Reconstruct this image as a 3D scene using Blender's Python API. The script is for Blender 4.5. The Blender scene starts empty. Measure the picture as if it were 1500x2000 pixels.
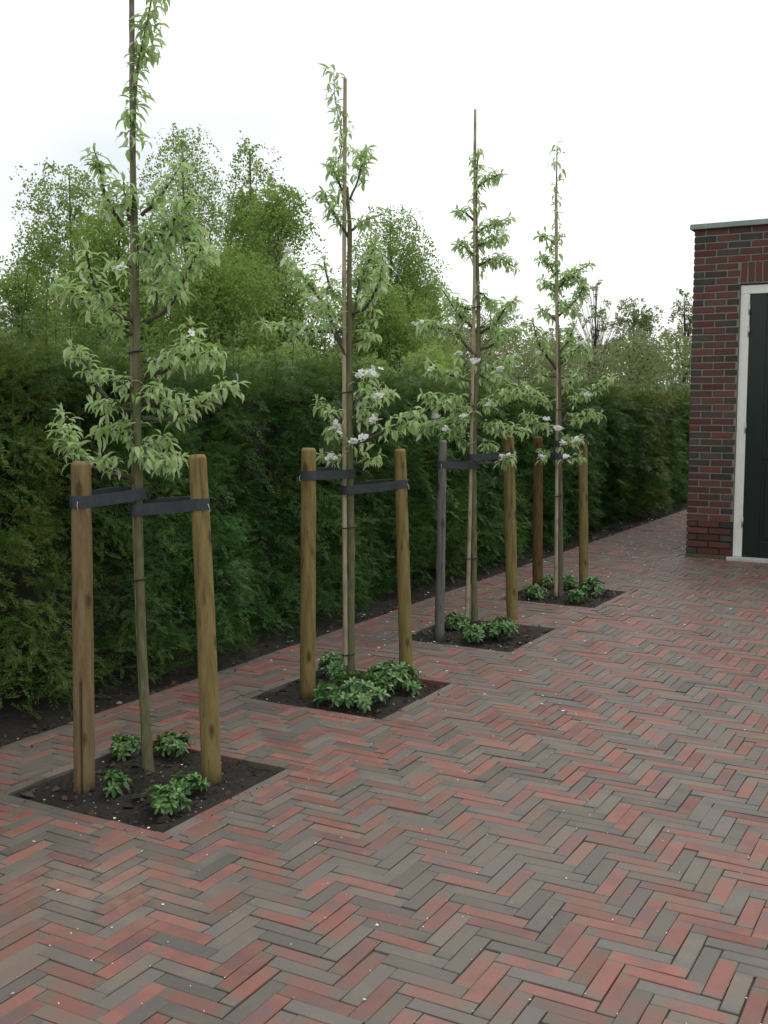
import bpy, math, random
import numpy as np
from mathutils import Vector, Matrix

random.seed(11)
RNG = np.random.default_rng(11)
SC = bpy.context.scene
COL = SC.collection
R = math.radians

# ------------------------------------------------------------------ camera, sky, sun, exposure
CAM_H = 1.29
PITCH = R(5.66)
YAW = R(29.15)
FPX = 2103.0                      # focal length in pixels of a 1500 x 2000 frame
cam_data = bpy.data.cameras.new("camera")
cam_data.sensor_fit = 'AUTO'
cam_data.sensor_width = 36.0
cam_data.lens = FPX / 2000.0 * 36.0
cam_data.clip_start = 0.05
cam_data.clip_end = 2000.0
cam = bpy.data.objects.new("camera", cam_data)
COL.objects.link(cam)
cam.location = (0, 0, CAM_H)
cam.rotation_euler = (math.pi / 2 - PITCH, 0, YAW)
SC.camera = cam

SUN_EL, SUN_AZ = R(58), R(20)     # azimuth measured from +Y towards +X
world = bpy.data.worlds.new("World")
SC.world = world
world.use_nodes = True
wn, wl = world.node_tree.nodes, world.node_tree.links
wn.clear()
w_out = wn.new("ShaderNodeOutputWorld")
w_bg = wn.new("ShaderNodeBackground")
w_sky = wn.new("ShaderNodeTexSky")
w_sky.sky_type = 'NISHITA'
w_sky.sun_disc = False
w_sky.sun_elevation = SUN_EL
w_sky.sun_rotation = SUN_AZ
w_sky.air_density = 1.0
w_sky.dust_density = 2.0
w_co = wn.new("ShaderNodeTexCoord")
w_map = wn.new("ShaderNodeMapping")
w_map.inputs['Scale'].default_value = (1.0, 1.0, 2.2)
w_map.inputs['Location'].default_value = (0.35, 0.1, -0.57)
w_noise = wn.new("ShaderNodeTexNoise")
w_noise.inputs['Scale'].default_value = 1.7
w_noise.inputs['Detail'].default_value = 3
w_noise.inputs['Roughness'].default_value = 0.5
w_ramp = wn.new("ShaderNodeValToRGB")
w_ramp.color_ramp.elements[0].position = 0.34
w_ramp.color_ramp.elements[0].color = (0.48, 0.48, 0.48, 1)
w_ramp.color_ramp.elements[1].position = 0.80
w_ramp.color_ramp.elements[1].color = (1, 1, 1, 1)
w_mix = wn.new("ShaderNodeMix")
w_mix.data_type = 'RGBA'
w_mix.inputs[7].default_value = (13.6, 13.6, 13.1, 1)      # overcast cloud layer
w_bg.inputs['Strength'].default_value = 0.1
wl.new(w_co.outputs['Generated'], w_map.inputs['Vector'])
wl.new(w_map.outputs[0], w_noise.inputs['Vector'])
wl.new(w_noise.outputs['Fac'], w_ramp.inputs[0])
wl.new(w_ramp.outputs[0], w_mix.inputs[0])
wl.new(w_sky.outputs[0], w_mix.inputs[6])
wl.new(w_mix.outputs[2], w_bg.inputs['Color'])
wl.new(w_bg.outputs[0], w_out.inputs[0])

sun_data = bpy.data.lights.new("sun", 'SUN')
sun_data.energy = 0.7
sun_data.angle = R(25)
sun_data.color = (1.0, 0.95, 0.86)
sun = bpy.data.objects.new("sun", sun_data)
COL.objects.link(sun)
sun_dir = Vector((math.sin(SUN_AZ) * math.cos(SUN_EL), math.cos(SUN_AZ) * math.cos(SUN_EL), math.sin(SUN_EL)))
sun.rotation_euler = (-sun_dir).to_track_quat('-Z', 'Y').to_euler()

SC.view_settings.view_transform = 'Standard'
SC.view_settings.look = 'None'
SC.view_settings.exposure = 0.10
SC.view_settings.gamma = 1.0
SC.view_settings.use_curve_mapping = False
SC.cycles.use_denoising = True
SC.cycles.max_bounces = 6
SC.cycles.transparent_max_bounces = 4

# ------------------------------------------------------------------ helpers
_cy, _sy, _cp, _sp = math.cos(YAW), math.sin(YAW), math.cos(PITCH), math.sin(PITCH)
FWD = np.array([-_sy * _cp, _cy * _cp, -_sp])
RIGHT = np.array([_cy, _sy, 0.0])
UP = np.array([-_sy * _sp, _cy * _sp, _cp])
EYE = np.array([0, 0, CAM_H])


def ray(px, py):
    return FWD + RIGHT * ((px - 750) / FPX) - UP * ((py - 1000) / FPX)


def gnd(px, py, z=0.0):
    d = ray(px, py)
    return EYE + d * ((z - CAM_H) / d[2])


def at(px, py, w):
    """the point seen at a photo pixel, w metres in front of the lens"""
    return EYE + ray(px, py) * w


def depth(p):
    return float((np.asarray(p) - EYE) @ FWD)


def screen(P):
    P = np.asarray(P, float) - EYE
    w = P @ FWD
    return 750 + FPX * (P @ RIGHT) / w, 1000 - FPX * (P @ UP) / w, w


class MB:
    """collects vertices, faces and a per-vertex colour into one mesh"""
    def __init__(self):
        self.v, self.f, self.c, self.n, self.mi = [], [], [], 0, []

    def add(self, V, F, c=None, mi=0):
        V = np.asarray(V, np.float32).reshape(-1, 3)
        if not isinstance(F, (list, tuple)):
            F = [F]
        for f in F:
            f = np.asarray(f, np.int64)
            if len(f):
                self.f.append(f + self.n)
                self.mi.append(np.full(len(f), mi, np.int32))
        if c is None:
            c = np.ones((len(V), 4), np.float32)
        else:
            c = np.asarray(c, np.float32)
            if c.ndim == 1:
                c = np.tile(c, (len(V), 1))
        self.v.append(V)
        self.c.append(c)
        self.n += len(V)

    def mesh(self, name, mats, smooth=False):
        me = bpy.data.meshes.new(name)
        V = np.concatenate(self.v)
        me.vertices.add(len(V))
        me.vertices.foreach_set("co", V.ravel())
        loops = np.concatenate([f.ravel() for f in self.f])
        tot = np.concatenate([np.full(len(f), f.shape[1], np.int32) for f in self.f])
        me.loops.add(len(loops))
        me.loops.foreach_set("vertex_index", loops.astype(np.int32))
        me.polygons.add(len(tot))
        st = np.concatenate([[0], np.cumsum(tot)[:-1]]).astype(np.int32)
        me.polygons.foreach_set("loop_start", st)
        if len(mats) > 1:
            me.polygons.foreach_set("material_index", np.concatenate(self.mi))
        me.polygons.foreach_set("use_smooth", np.full(len(tot), bool(smooth)))
        a = me.color_attributes.new("col", 'FLOAT_COLOR', 'POINT')
        a.data.foreach_set("color", np.concatenate(self.c).ravel())
        for m in mats:
            me.materials.append(m)
        me.update(calc_edges=True)
        return me

    def build(self, name, mats, parent=None, smooth=False, origin=None):
        if not isinstance(mats, (list, tuple)):
            mats = [mats]
        if origin is not None:
            self.v = [v - np.asarray(origin, np.float32) for v in self.v]
        return link(name, self.mesh(name, mats, smooth), parent, origin)


def link(name, me, parent=None, loc=None):
    o = bpy.data.objects.new(name, me)
    COL.objects.link(o)
    if parent is not None:
        o.parent = parent
        if loc is not None:
            o.location = Vector(loc) - parent_loc(parent)
    elif loc is not None:
        o.location = Vector(loc)
    return o


def parent_loc(p):
    v = Vector(p.location)
    while p.parent is not None:
        p = p.parent
        v = v + Vector(p.location)
    return v


def thing(name, label, cat, loc, group=None):
    o = bpy.data.objects.new(name, None)
    o.empty_display_size = 0.1
    COL.objects.link(o)
    o.location = Vector(loc)
    return tag(o, label, cat, group)


def tag(o, label=None, cat=None, group=None, kind=None):
    if label:
        o["label"] = label
    if cat:
        o["category"] = cat
    if group:
        o["group"] = group
    if kind:
        o["kind"] = kind
    return o


def norm(v):
    v = np.asarray(v, float)
    return v / (np.linalg.norm(v, axis=-1, keepdims=True) + 1e-9)


BOXF = np.array([[0, 3, 2, 1], [4, 5, 6, 7], [0, 1, 5, 4], [1, 2, 6, 5], [2, 3, 7, 6], [3, 0, 4, 7]])


def box(x0, x1, y0, y1, z0, z1):
    return np.array([[x0, y0, z0], [x1, y0, z0], [x1, y1, z0], [x0, y1, z0],
                     [x0, y0, z1], [x1, y0, z1], [x1, y1, z1], [x0, y1, z1]], float)


def bevbox(sx, sy, sz, b, top_only=False):
    """box centred on the origin, every edge chamfered by b: 24 verts"""
    V, F = [], []
    hx, hy, hz = sx / 2, sy / 2, sz / 2
    idx = {}
    for i, X in enumerate((-1, 1)):
        for j, Y in enumerate((-1, 1)):
            for k, Z in enumerate((-1, 1)):
                idx[i, j, k, 0] = len(V); V.append((X * hx, Y * (hy - b), Z * (hz - b)))
                idx[i, j, k, 1] = len(V); V.append((X * (hx - b), Y * hy, Z * (hz - b)))
                idx[i, j, k, 2] = len(V); V.append((X * (hx - b), Y * (hy - b), Z * hz))
    V = np.array(V)
    quads, tris = [], []

    def q(*ids):
        p = V[list(ids)]
        n = np.cross(p[1] - p[0], p[2] - p[0])
        quads.append(ids if n @ p.mean(0) > 0 else ids[::-1])
    for s in (0, 1):
        q(idx[s, 0, 0, 0], idx[s, 1, 0, 0], idx[s, 1, 1, 0], idx[s, 0, 1, 0])
        q(idx[0, s, 0, 1], idx[1, s, 0, 1], idx[1, s, 1, 1], idx[0, s, 1, 1])
        q(idx[0, 0, s, 2], idx[1, 0, s, 2], idx[1, 1, s, 2], idx[0, 1, s, 2])
        for t in (0, 1):
            q(idx[s, t, 0, 0], idx[s, t, 1, 0], idx[s, t, 1, 1], idx[s, t, 0, 1])
            q(idx[s, 0, t, 0], idx[s, 1, t, 0], idx[s, 1, t, 2], idx[s, 0, t, 2])
            q(idx[0, s, t, 1], idx[1, s, t, 1], idx[1, s, t, 2], idx[0, s, t, 2])
    for i in (0, 1):
        for j in (0, 1):
            for k in (0, 1):
                ids = (idx[i, j, k, 0], idx[i, j, k, 1], idx[i, j, k, 2])
                p = V[list(ids)]
                n = np.cross(p[1] - p[0], p[2] - p[0])
                tris.append(ids if n @ p.mean(0) > 0 else ids[::-1])
    return V, [np.array(quads), np.array(tris)]


def tube(P, rad, n=8, cap=True, seed=None, bump=0.0):
    P = np.asarray(P, float)
    m = len(P)
    rad = np.broadcast_to(np.asarray(rad, float), (m,))
    T = np.gradient(P, axis=0)
    T = norm(T)
    ref = np.array([1.0, 0, 0]) if abs(T[:, 0]).mean() < 0.8 else np.array([0, 1.0, 0])
    A = norm(np.cross(T, ref))
    B = np.cross(T, A)
    ang = np.arange(n) * 2 * math.pi / n
    rr = np.ones((m, n))
    if bump:
        g = np.random.default_rng(seed or 0)
        rr += g.normal(0, bump, (m, n))
    V = P[:, None] + (A[:, None] * np.cos(ang)[None, :, None] + B[:, None] * np.sin(ang)[None, :, None]) * (rad[:, None] * rr)[..., None]
    V = V.reshape(-1, 3)
    i = np.arange(m - 1)[:, None] * n
    j = np.arange(n)[None]
    j2 = (j + 1) % n
    F = np.stack([i + j, i + j2, i + n + j2, i + n + j], -1).reshape(-1, 4)
    Fs = [F]
    if cap:
        V = np.concatenate([V, P[:1], P[-1:]])
        c0, c1 = m * n, m * n + 1
        k = np.arange(n)
        k2 = (k + 1) % n
        Fs.append(np.concatenate([np.stack([k2, k, np.full(n, c0)], -1),
                                  np.stack([(m - 1) * n + k, (m - 1) * n + k2, np.full(n, c1)], -1)]))
    return V, Fs


def spline(pts, n):
    """Catmull-Rom through the points"""
    P = np.asarray(pts, float)
    if len(P) == 2:
        t = np.linspace(0, 1, n)[:, None]
        return P[0] * (1 - t) + P[1] * t
    Q = np.concatenate([[2 * P[0] - P[1]], P, [2 * P[-1] - P[-2]]])
    s = np.linspace(0, len(P) - 1 - 1e-6, n)
    i = s.astype(int)
    t = (s - i)[:, None]
    p0, p1, p2, p3 = Q[i], Q[i + 1], Q[i + 2], Q[i + 3]
    return 0.5 * (2 * p1 + (p2 - p0) * t + (2 * p0 - 5 * p1 + 4 * p2 - p3) * t * t + (3 * p1 - p0 - 3 * p2 + p3) * t ** 3)


def vnoise(x, y, seed=0):
    """smooth value noise for numpy arrays, about -1..1"""
    def h(a, b):
        v = np.sin(a * 127.1 + b * 311.7 + seed * 74.7) * 43758.5453
        return (v - np.floor(v)) * 2 - 1
    xi, yi = np.floor(x), np.floor(y)
    xf, yf = x - xi, y - yi
    u, v = xf * xf * (3 - 2 * xf), yf * yf * (3 - 2 * yf)
    return (h(xi, yi) * (1 - u) + h(xi + 1, yi) * u) * (1 - v) + (h(xi, yi + 1) * (1 - u) + h(xi + 1, yi + 1) * u) * v


def fbm(x, y, seed=0, o=3):
    s, a = 0, 1.0
    for k in range(o):
        s = s + a * vnoise(x * 2 ** k, y * 2 ** k, seed + k)
        a *= 0.5
    return s


# ------------------------------------------------------------------ materials
class NT:
    def __init__(self, name):
        self.m = bpy.data.materials.new(name)
        self.m.use_nodes = True
        self.t = self.m.node_tree
        self.n = self.t.nodes
        self.b = self.n["Principled BSDF"]
        self.out = self.n["Material Output"]

    def new(self, kind, **kw):
        x = self.n.new(kind)
        for k, v in kw.items():
            setattr(x, k, v)
        return x

    def l(self, a, b):
        self.t.links.new(a, b)

    def set(self, **kw):
        for k, v in kw.items():
            self.b.inputs[k.replace('_', ' ')].default_value = v

    def attr(self, name="col"):
        a = self.new("ShaderNodeAttribute")
        a.attribute_name = name
        return a

    def coords(self, kind='Object', scale=(1, 1, 1)):
        c = self.new("ShaderNodeTexCoord")
        m = self.new("ShaderNodeMapping")
        m.inputs['Scale'].default_value = scale
        self.l(c.outputs[kind], m.inputs['Vector'])
        return m.outputs[0]

    def pos(self, scale=(1, 1, 1)):
        c = self.new("ShaderNodeNewGeometry")
        m = self.new("ShaderNodeMapping")
        m.inputs['Scale'].default_value = scale
        self.l(c.outputs['Position'], m.inputs['Vector'])
        return m.outputs[0]

    def noise(self, vec, scale, detail=4, rough=0.55):
        x = self.new("ShaderNodeTexNoise")
        x.inputs['Scale'].default_value = scale
        x.inputs['Detail'].default_value = detail
        x.inputs['Roughness'].default_value = rough
        if vec is not None:
            self.l(vec, x.inputs['Vector'])
        return x.outputs['Fac']

    def ramp(self, fac, stops):
        x = self.new("ShaderNodeValToRGB")
        e = x.color_ramp.elements
        while len(e) < len(stops):
            e.new(0.5)
        for el, (p, c) in zip(e, stops):
            el.position = p
            el.color = (*c, 1) if len(c) == 3 else c
        self.l(fac, x.inputs[0])
        return x.outputs[0]

    def mix(self, fac, a, b, mode='MIX'):
        x = self.new("ShaderNodeMix", data_type='RGBA', blend_type=mode)
        for s, v in ((0, fac), (6, a), (7, b)):
            if hasattr(v, 'links'):
                self.l(v, x.inputs[s])
            elif isinstance(v, (int, float)):
                x.inputs[s].default_value = v
            else:
                x.inputs[s].default_value = (*v, 1)
        return x.outputs[2]

    def math(self, op, a, b=None, c=None, clamp=False):
        x = self.new("ShaderNodeMath", operation=op, use_clamp=clamp)
        for s, v in enumerate((a, b, c)):
            if v is None:
                continue
            if hasattr(v, 'links'):
                self.l(v, x.inputs[s])
            else:
                x.inputs[s].default_value = v
        return x.outputs[0]

    def bump(self, h, strength=0.3, dist=0.005):
        x = self.new("ShaderNodeBump")
        x.inputs['Strength'].default_value = strength
        x.inputs['Distance'].default_value = dist
        self.l(h, x.inputs['Height'])
        self.l(x.outputs[0], self.b.inputs['Normal'])

    def color(self, c):
        self.l(c, self.b.inputs['Base Color'])

    def translucent(self, color, fac):
        tr = self.new("ShaderNodeBsdfTranslucent")
        if hasattr(color, 'links'):
            self.l(color, tr.inputs['Color'])
        else:
            tr.inputs['Color'].default_value = (*color, 1)
        mx = self.new("ShaderNodeMixShader")
        mx.inputs[0].default_value = fac
        self.l(self.b.outputs[0], mx.inputs[1])
        self.l(tr.outputs[0], mx.inputs[2])
        self.l(mx.outputs[0], self.out.inputs['Surface'])


def mat_brick(name, stops, amp, spec, noise_scale, bumpd=0.0015, dirt=0.35, along=0.3, film=0.0, rough=0.9):
    """bricks: col.r picks the colour of a brick, col.g shifts its noise, col.b its brightness, col.a runs along it"""
    t = NT(name)
    a = t.attr()
    sep = t.new("ShaderNodeSeparateColor")
    t.l(a.outputs['Color'], sep.inputs[0])
    geo = t.new("ShaderNodeNewGeometry")
    off = t.new("ShaderNodeVectorMath", operation='MULTIPLY_ADD')
    off.inputs[1].default_value = (1, 1, 1)
    comb = t.new("ShaderNodeCombineXYZ")
    g50 = t.math('MULTIPLY', sep.outputs[1], 40.0)
    for i in range(3):
        t.l(g50, comb.inputs[i])
    t.l(geo.outputs['Position'], off.inputs[0])
    t.l(comb.outputs[0], off.inputs[2])
    n1 = t.noise(off.outputs[0], noise_scale, 3, 0.5)
    u = t.math('ABSOLUTE', t.math('SUBTRACT', t.math('MULTIPLY', a.outputs['Alpha'], 2.0), 1.0))
    u = t.math('MULTIPLY', t.math('POWER', u, 3.0), along)
    v = t.math('ADD', sep.outputs[0], t.math('MULTIPLY', t.math('SUBTRACT', n1, 0.5), amp))
    v = t.math('SUBTRACT', v, u, clamp=True)
    c = t.ramp(v, stops)
    fine = t.noise(off.outputs[0], 120.0, 5, 0.7)
    br = t.math('MULTIPLY_ADD', sep.outputs[2], 0.5, 0.75)
    br = t.math('MULTIPLY', br, t.math('MULTIPLY_ADD', fine, 0.55, 0.72))
    bc = t.new("ShaderNodeCombineColor")
    for i in range(3):
        t.l(br, bc.inputs[i])
    c = t.mix(1.0, c, bc.outputs[0], 'MULTIPLY')
    # broad dust and grime over the laid surface
    c = t.mix(film, c, (0.185, 0.148, 0.126))
    d = t.noise(geo.outputs['Position'], 1.3, 5, 0.6)
    df = t.math('MULTIPLY', t.ramp(d, [(0.42, (0, 0, 0)), (0.72, (1, 1, 1))]), dirt)
    c = t.mix(df, c, (0.165, 0.138, 0.118))
    if film:                       # a sandy smear on the pavers at the near left
        q = gnd(190, 1735)
        dv = t.new("ShaderNodeVectorMath", operation='DISTANCE')
        t.l(t.pos((1.0, 1.6, 1.0)), dv.inputs[0])
        dv.inputs[1].default_value = (q[0], q[1] * 1.6, 0)
        mk = t.math('MULTIPLY', t.ramp(dv.outputs['Value'], [(0.05, (1, 1, 1)), (0.42, (0, 0, 0))]), t.ramp(t.noise(geo.outputs['Position'], 16, 5, 0.65), [(0.40, (0, 0, 0)), (0.62, (0.62, 0.62, 0.62))]))
        c = t.mix(mk, c, (0.265, 0.205, 0.172))
    t.color(c)
    t.set(Roughness=rough)
    t.b.inputs['Specular IOR Level'].default_value = spec
    t.bump(fine, 0.5, bumpd)
    return t.m


M = {}
M['paver'] = mat_brick('paver_clay', [
    (0.00, (0.122, 0.116, 0.104)), (0.10, (0.132, 0.115, 0.112)), (0.20, (0.146, 0.133, 0.106)), (0.40, (0.160, 0.134, 0.105)),
    (0.50, (0.180, 0.120, 0.098)), (0.62, (0.228, 0.108, 0.082)), (0.78, (0.262, 0.094, 0.074)),
    (0.90, (0.215, 0.082, 0.066)), (1.0, (0.160, 0.088, 0.088))], 0.80, 0.4, 11.0, 0.0018, 0.58, 0.42, 0.13, 0.58)
M['wall_brick'] = mat_brick('wall_clay', [
    (0.00, (0.054, 0.053, 0.047)), (0.28, (0.074, 0.060, 0.050)), (0.42, (0.092, 0.056, 0.048)),
    (0.55, (0.112, 0.050, 0.042)), (0.80, (0.126, 0.048, 0.040)), (1.0, (0.100, 0.044, 0.038))], 0.45, 0.2, 14.0, 0.003, 0.1, 0.35)

t = NT('mortar'); c = t.noise(t.pos(), 60, 5, 0.7)
t.color(t.ramp(c, [(0.3, (0.15, 0.145, 0.12)), (0.7, (0.25, 0.24, 0.20))])); t.set(Roughness=0.95); t.bump(c, 0.6, 0.004); M['mortar'] = t.m
t = NT('dark_mortar'); c = t.noise(t.pos(), 60, 5, 0.7)
t.color(t.ramp(c, [(0.3, (0.02, 0.02, 0.016)), (0.7, (0.045, 0.043, 0.036))])); t.set(Roughness=0.95); M['dark_mortar'] = t.m

t = NT('joint_sand'); c = t.noise(t.pos(), 90, 5, 0.7); d = t.noise(t.pos(), 3, 4, 0.6)
t.color(t.mix(t.math('MULTIPLY', d, 0.7), t.ramp(c, [(0.3, (0.026, 0.022, 0.018)), (0.75, (0.085, 0.073, 0.06))]), (0.13, 0.113, 0.09)))
t.set(Roughness=1.0); t.bump(c, 0.8, 0.004); M['joint_sand'] = t.m

t = NT('soil'); c = t.noise(t.pos(), 55, 8, 0.75); d = t.noise(t.pos(), 6, 4, 0.6)
cc = t.ramp(c, [(0.28, (0.010, 0.008, 0.006)), (0.6, (0.034, 0.027, 0.021)), (0.85, (0.085, 0.072, 0.056))])
t.color(t.mix(t.ramp(d, [(0.45, (0, 0, 0)), (0.75, (0.55, 0.55, 0.55))]), cc, (0.05, 0.041, 0.03)))
t.set(Roughness=0.95); t.bump(c, 1.0, 0.02); M['soil'] = t.m
t = NT('clod'); a = t.attr(); c = t.noise(t.pos(), 150, 4, 0.7)
t.color(t.mix(1.0, a.outputs['Color'], t.ramp(c, [(0.2, (0.55, 0.55, 0.55)), (0.8, (1.25, 1.25, 1.25))]), 'MULTIPLY'))
t.set(Roughness=0.95); M['clod'] = t.m

t = NT('petal'); t.set(Base_Color=(0.88, 0.89, 0.87, 1), Roughness=0.7); t.translucent((0.86, 0.88, 0.84), 0.3); M['petal'] = t.m
t = NT('flower_centre'); t.set(Base_Color=(0.34, 0.36, 0.10, 1), Roughness=0.8); M['centre'] = t.m

t = NT('ground'); c = t.noise(t.pos(), 2.0, 6, 0.65); d = t.noise(t.pos(), 30, 4, 0.7)
t.color(t.mix(d, t.ramp(c, [(0.35, (0.035, 0.05, 0.016)), (0.65, (0.085, 0.11, 0.03))]), (0.06, 0.055, 0.03)))
t.set(Roughness=1.0); M['ground'] = t.m


def mat_wood(name, light, mid, dark, streak):
    t = NT(name)
    v = t.coords('Object', (26, 26, 2.2))
    n = t.noise(v, 1.6, 6, 0.65)
    v2 = t.coords('Object', (60, 60, 3.5))
    n2 = t.noise(v2, 1.5, 4, 0.6)
    v3 = t.coords('Object', (1.2, 1.2, 1.0))
    n3 = t.noise(v3, 2.6, 3, 0.6)
    c = t.ramp(n, [(0.28, dark), (0.50, mid), (0.75, light)])
    c = t.mix(t.ramp(n2, [(0.56, (0, 0, 0)), (0.72, (0.75, 0.75, 0.75))]), c, streak)
    c = t.mix(t.ramp(n3, [(0.35, (0.0, 0, 0)), (0.7, (0.5, 0.5, 0.5))]), c, mid)
    vor = t.new("ShaderNodeTexVoronoi")
    vor.inputs['Scale'].default_value = 1.0
    t.l(t.coords('Object', (15, 15, 6.5)), vor.inputs['Vector'])
    kn = t.ramp(vor.outputs['Distance'], [(0.10, (0.85, 0.85, 0.85)), (0.24, (0, 0, 0))])
    c = t.mix(kn, c, streak)
    a = t.attr()
    c = t.mix(1.0, c, a.outputs['Color'], 'MULTIPLY')
    t.color(c)
    t.set(Roughness=0.85)
    t.b.inputs['Specular IOR Level'].default_value = 0.25
    t.bump(n2, 0.35, 0.003)
    return t.m


M['stake'] = mat_wood('treated_pine', (0.265, 0.205, 0.085), (0.190, 0.146, 0.054), (0.082, 0.058, 0.024), (0.050, 0.030, 0.014))
M['stake_tan'] = mat_wood('tan_pine', (0.255, 0.190, 0.105), (0.180, 0.130, 0.064), (0.105, 0.066, 0.028), (0.072, 0.038, 0.016))
M['stake_brown'] = mat_wood('brown_pine', (0.165, 0.108, 0.044), (0.122, 0.075, 0.028), (0.08, 0.046, 0.018), (0.05, 0.028, 0.013))
M['stake_grey'] = mat_wood('weathered_wood', (0.20, 0.195, 0.185), (0.135, 0.130, 0.123), (0.08, 0.075, 0.07), (0.04, 0.037, 0.034))
M['cane'] = mat_wood('bamboo_cane', (0.46, 0.39, 0.28), (0.38, 0.315, 0.22), (0.29, 0.235, 0.16), (0.22, 0.175, 0.12))
M['cane_grey'] = mat_wood('aged_cane', (0.31, 0.27, 0.215), (0.24, 0.20, 0.155), (0.17, 0.14, 0.105), (0.12, 0.10, 0.075))


def mat_bark(name, a_, b_, c_, sc=(40, 40, 9)):
    t = NT(name)
    n = t.noise(t.coords('Object', sc), 1.5, 6, 0.65)
    n2 = t.noise(t.coords('Object', (3, 3, 1.6)), 2.0, 3, 0.6)
    c = t.ramp(n, [(0.3, a_), (0.55, b_), (0.8, c_)])
    c = t.mix(t.ramp(n2, [(0.4, (0, 0, 0)), (0.7, (0.6, 0.6, 0.6))]), c, b_)
    t.color(c)
    t.set(Roughness=0.85)
    t.bump(n, 0.5, 0.003)
    return t.m


M['bark'] = mat_bark('pear_bark', (0.065, 0.066, 0.036), (0.125, 0.125, 0.058), (0.20, 0.19, 0.105))
M['bark_up'] = mat_bark('pear_bark_upper', (0.05, 0.046, 0.03), (0.10, 0.092, 0.055), (0.16, 0.145, 0.09))
M['twig'] = mat_bark('pear_twig', (0.045, 0.036, 0.026), (0.085, 0.072, 0.050), (0.15, 0.135, 0.10))
M['birch_bark'] = mat_bark('birch_bark', (0.05, 0.045, 0.035), (0.14, 0.13, 0.10), (0.28, 0.27, 0.23), (8, 8, 20))
M['brown_twig'] = mat_bark('brown_twig', (0.03, 0.024, 0.018), (0.06, 0.05, 0.035), (0.10, 0.085, 0.06))


def mat_leaf(name, top, top2, under, trans, tfac, rough=0.55, spec=0.3):
    """col.r runs between the two upper-side colours, col.g lightens the leaf"""
    t = NT(name)
    a = t.attr()
    sep = t.new("ShaderNodeSeparateColor")
    t.l(a.outputs['Color'], sep.inputs[0])
    c = t.mix(sep.outputs[0], top, top2)
    if under is not None:
        geo = t.new("ShaderNodeNewGeometry")
        c = t.mix(geo.outputs['Backfacing'], c, under)
    br = t.math('MULTIPLY_ADD', sep.outputs[1], 0.7, 0.65)
    bc = t.new("ShaderNodeCombineColor")
    for i in range(3):
        t.l(br, bc.inputs[i])
    c = t.mix(1.0, c, bc.outputs[0], 'MULTIPLY')
    t.color(c)
    t.set(Roughness=rough)
    t.b.inputs['Specular IOR Level'].default_value = spec
    tc = t.mix(1.0, t.mix(sep.outputs[0], trans, top2), bc.outputs[0], 'MULTIPLY')
    t.translucent(tc, tfac)
    return t.m


M['pear_leaf'] = mat_leaf('pear_leaf', (0.275, 0.455, 0.140), (0.500, 0.620, 0.330), (0.70, 0.76, 0.60), (0.40, 0.66, 0.13), 0.42, 0.5, 0.45)
M['shrub_leaf'] = mat_leaf('shrub_leaf', (0.048, 0.140, 0.036), (0.135, 0.250, 0.070), (0.11, 0.19, 0.06), (0.10, 0.24, 0.04), 0.2, 0.33, 0.5)
M['yew'] = mat_leaf('yew_needle', (0.026, 0.112, 0.028), (0.175, 0.195, 0.038), None, (0.05, 0.16, 0.02), 0.24, 0.42, 0.34)
M['birch_leaf'] = mat_leaf('birch_leaf', (0.150, 0.255, 0.048), (0.255, 0.350, 0.105), None, (0.30, 0.46, 0.08), 0.52, 0.5, 0.3)
M['grey_leaf'] = mat_leaf('budding_leaf', (0.17, 0.220, 0.095), (0.27, 0.29, 0.145), None, (0.25, 0.32, 0.11), 0.45, 0.6, 0.2)
M['stem'] = mat_bark('green_stem', (0.05, 0.07, 0.025), (0.09, 0.11, 0.04), (0.13, 0.14, 0.06))
t = NT('shade_core'); c = t.noise(t.pos(), 25, 6, 0.7)
t.color(t.ramp(c, [(0.35, (0.010, 0.013, 0.007)), (0.7, (0.03, 0.028, 0.016))])); t.set(Roughness=1.0); M['inner'] = t.m  # near-black brown-green that paints in the shade deep inside the hedge

t = NT('rubber_strap'); c = t.noise(t.pos(), 35, 4, 0.6)
t.color(t.ramp(c, [(0.3, (0.024, 0.030, 0.037)), (0.75, (0.046, 0.056, 0.066))])); t.set(Roughness=0.6); M['rubber'] = t.m
t = NT('black_plastic'); t.set(Base_Color=(0.012, 0.012, 0.013, 1), Roughness=0.5); M['black'] = t.m
t = NT('galvanised'); t.set(Base_Color=(0.62, 0.62, 0.62, 1), Roughness=0.35, Metallic=0.8); M['nail'] = t.m
t = NT('hinge_metal'); t.set(Base_Color=(0.45, 0.45, 0.50, 1), Roughness=0.35, Metallic=0.9); M['hinge'] = t.m
t = NT('white_paint'); c = t.noise(t.pos(), 8, 4, 0.6)
t.color(t.ramp(c, [(0.3, (0.72, 0.74, 0.68)), (0.7, (0.80, 0.81, 0.76))])); t.set(Roughness=0.4); M['white'] = t.m
t = NT('dark_green_paint'); c = t.noise(t.pos(), 6, 4, 0.6)
t.color(t.ramp(c, [(0.3, (0.003, 0.011, 0.010)), (0.7, (0.005, 0.015, 0.013))])); t.set(Roughness=0.3); M['door'] = t.m
t = NT('coping_metal'); c = t.noise(t.pos(), 12, 4, 0.6)
t.color(t.ramp(c, [(0.3, (0.20, 0.27, 0.235)), (0.7, (0.27, 0.33, 0.295))])); t.set(Roughness=0.5, Metallic=0.2); M['coping'] = t.m
t = NT('threshold_stone'); c = t.noise(t.pos(), 40, 4, 0.6)
t.color(t.ramp(c, [(0.3, (0.42, 0.42, 0.40)), (0.7, (0.55, 0.55, 0.52))])); t.set(Roughness=0.7); M['stone'] = t.m
t = NT('mossy_stone'); c = t.noise(t.pos(), 30, 5, 0.7)
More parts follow.
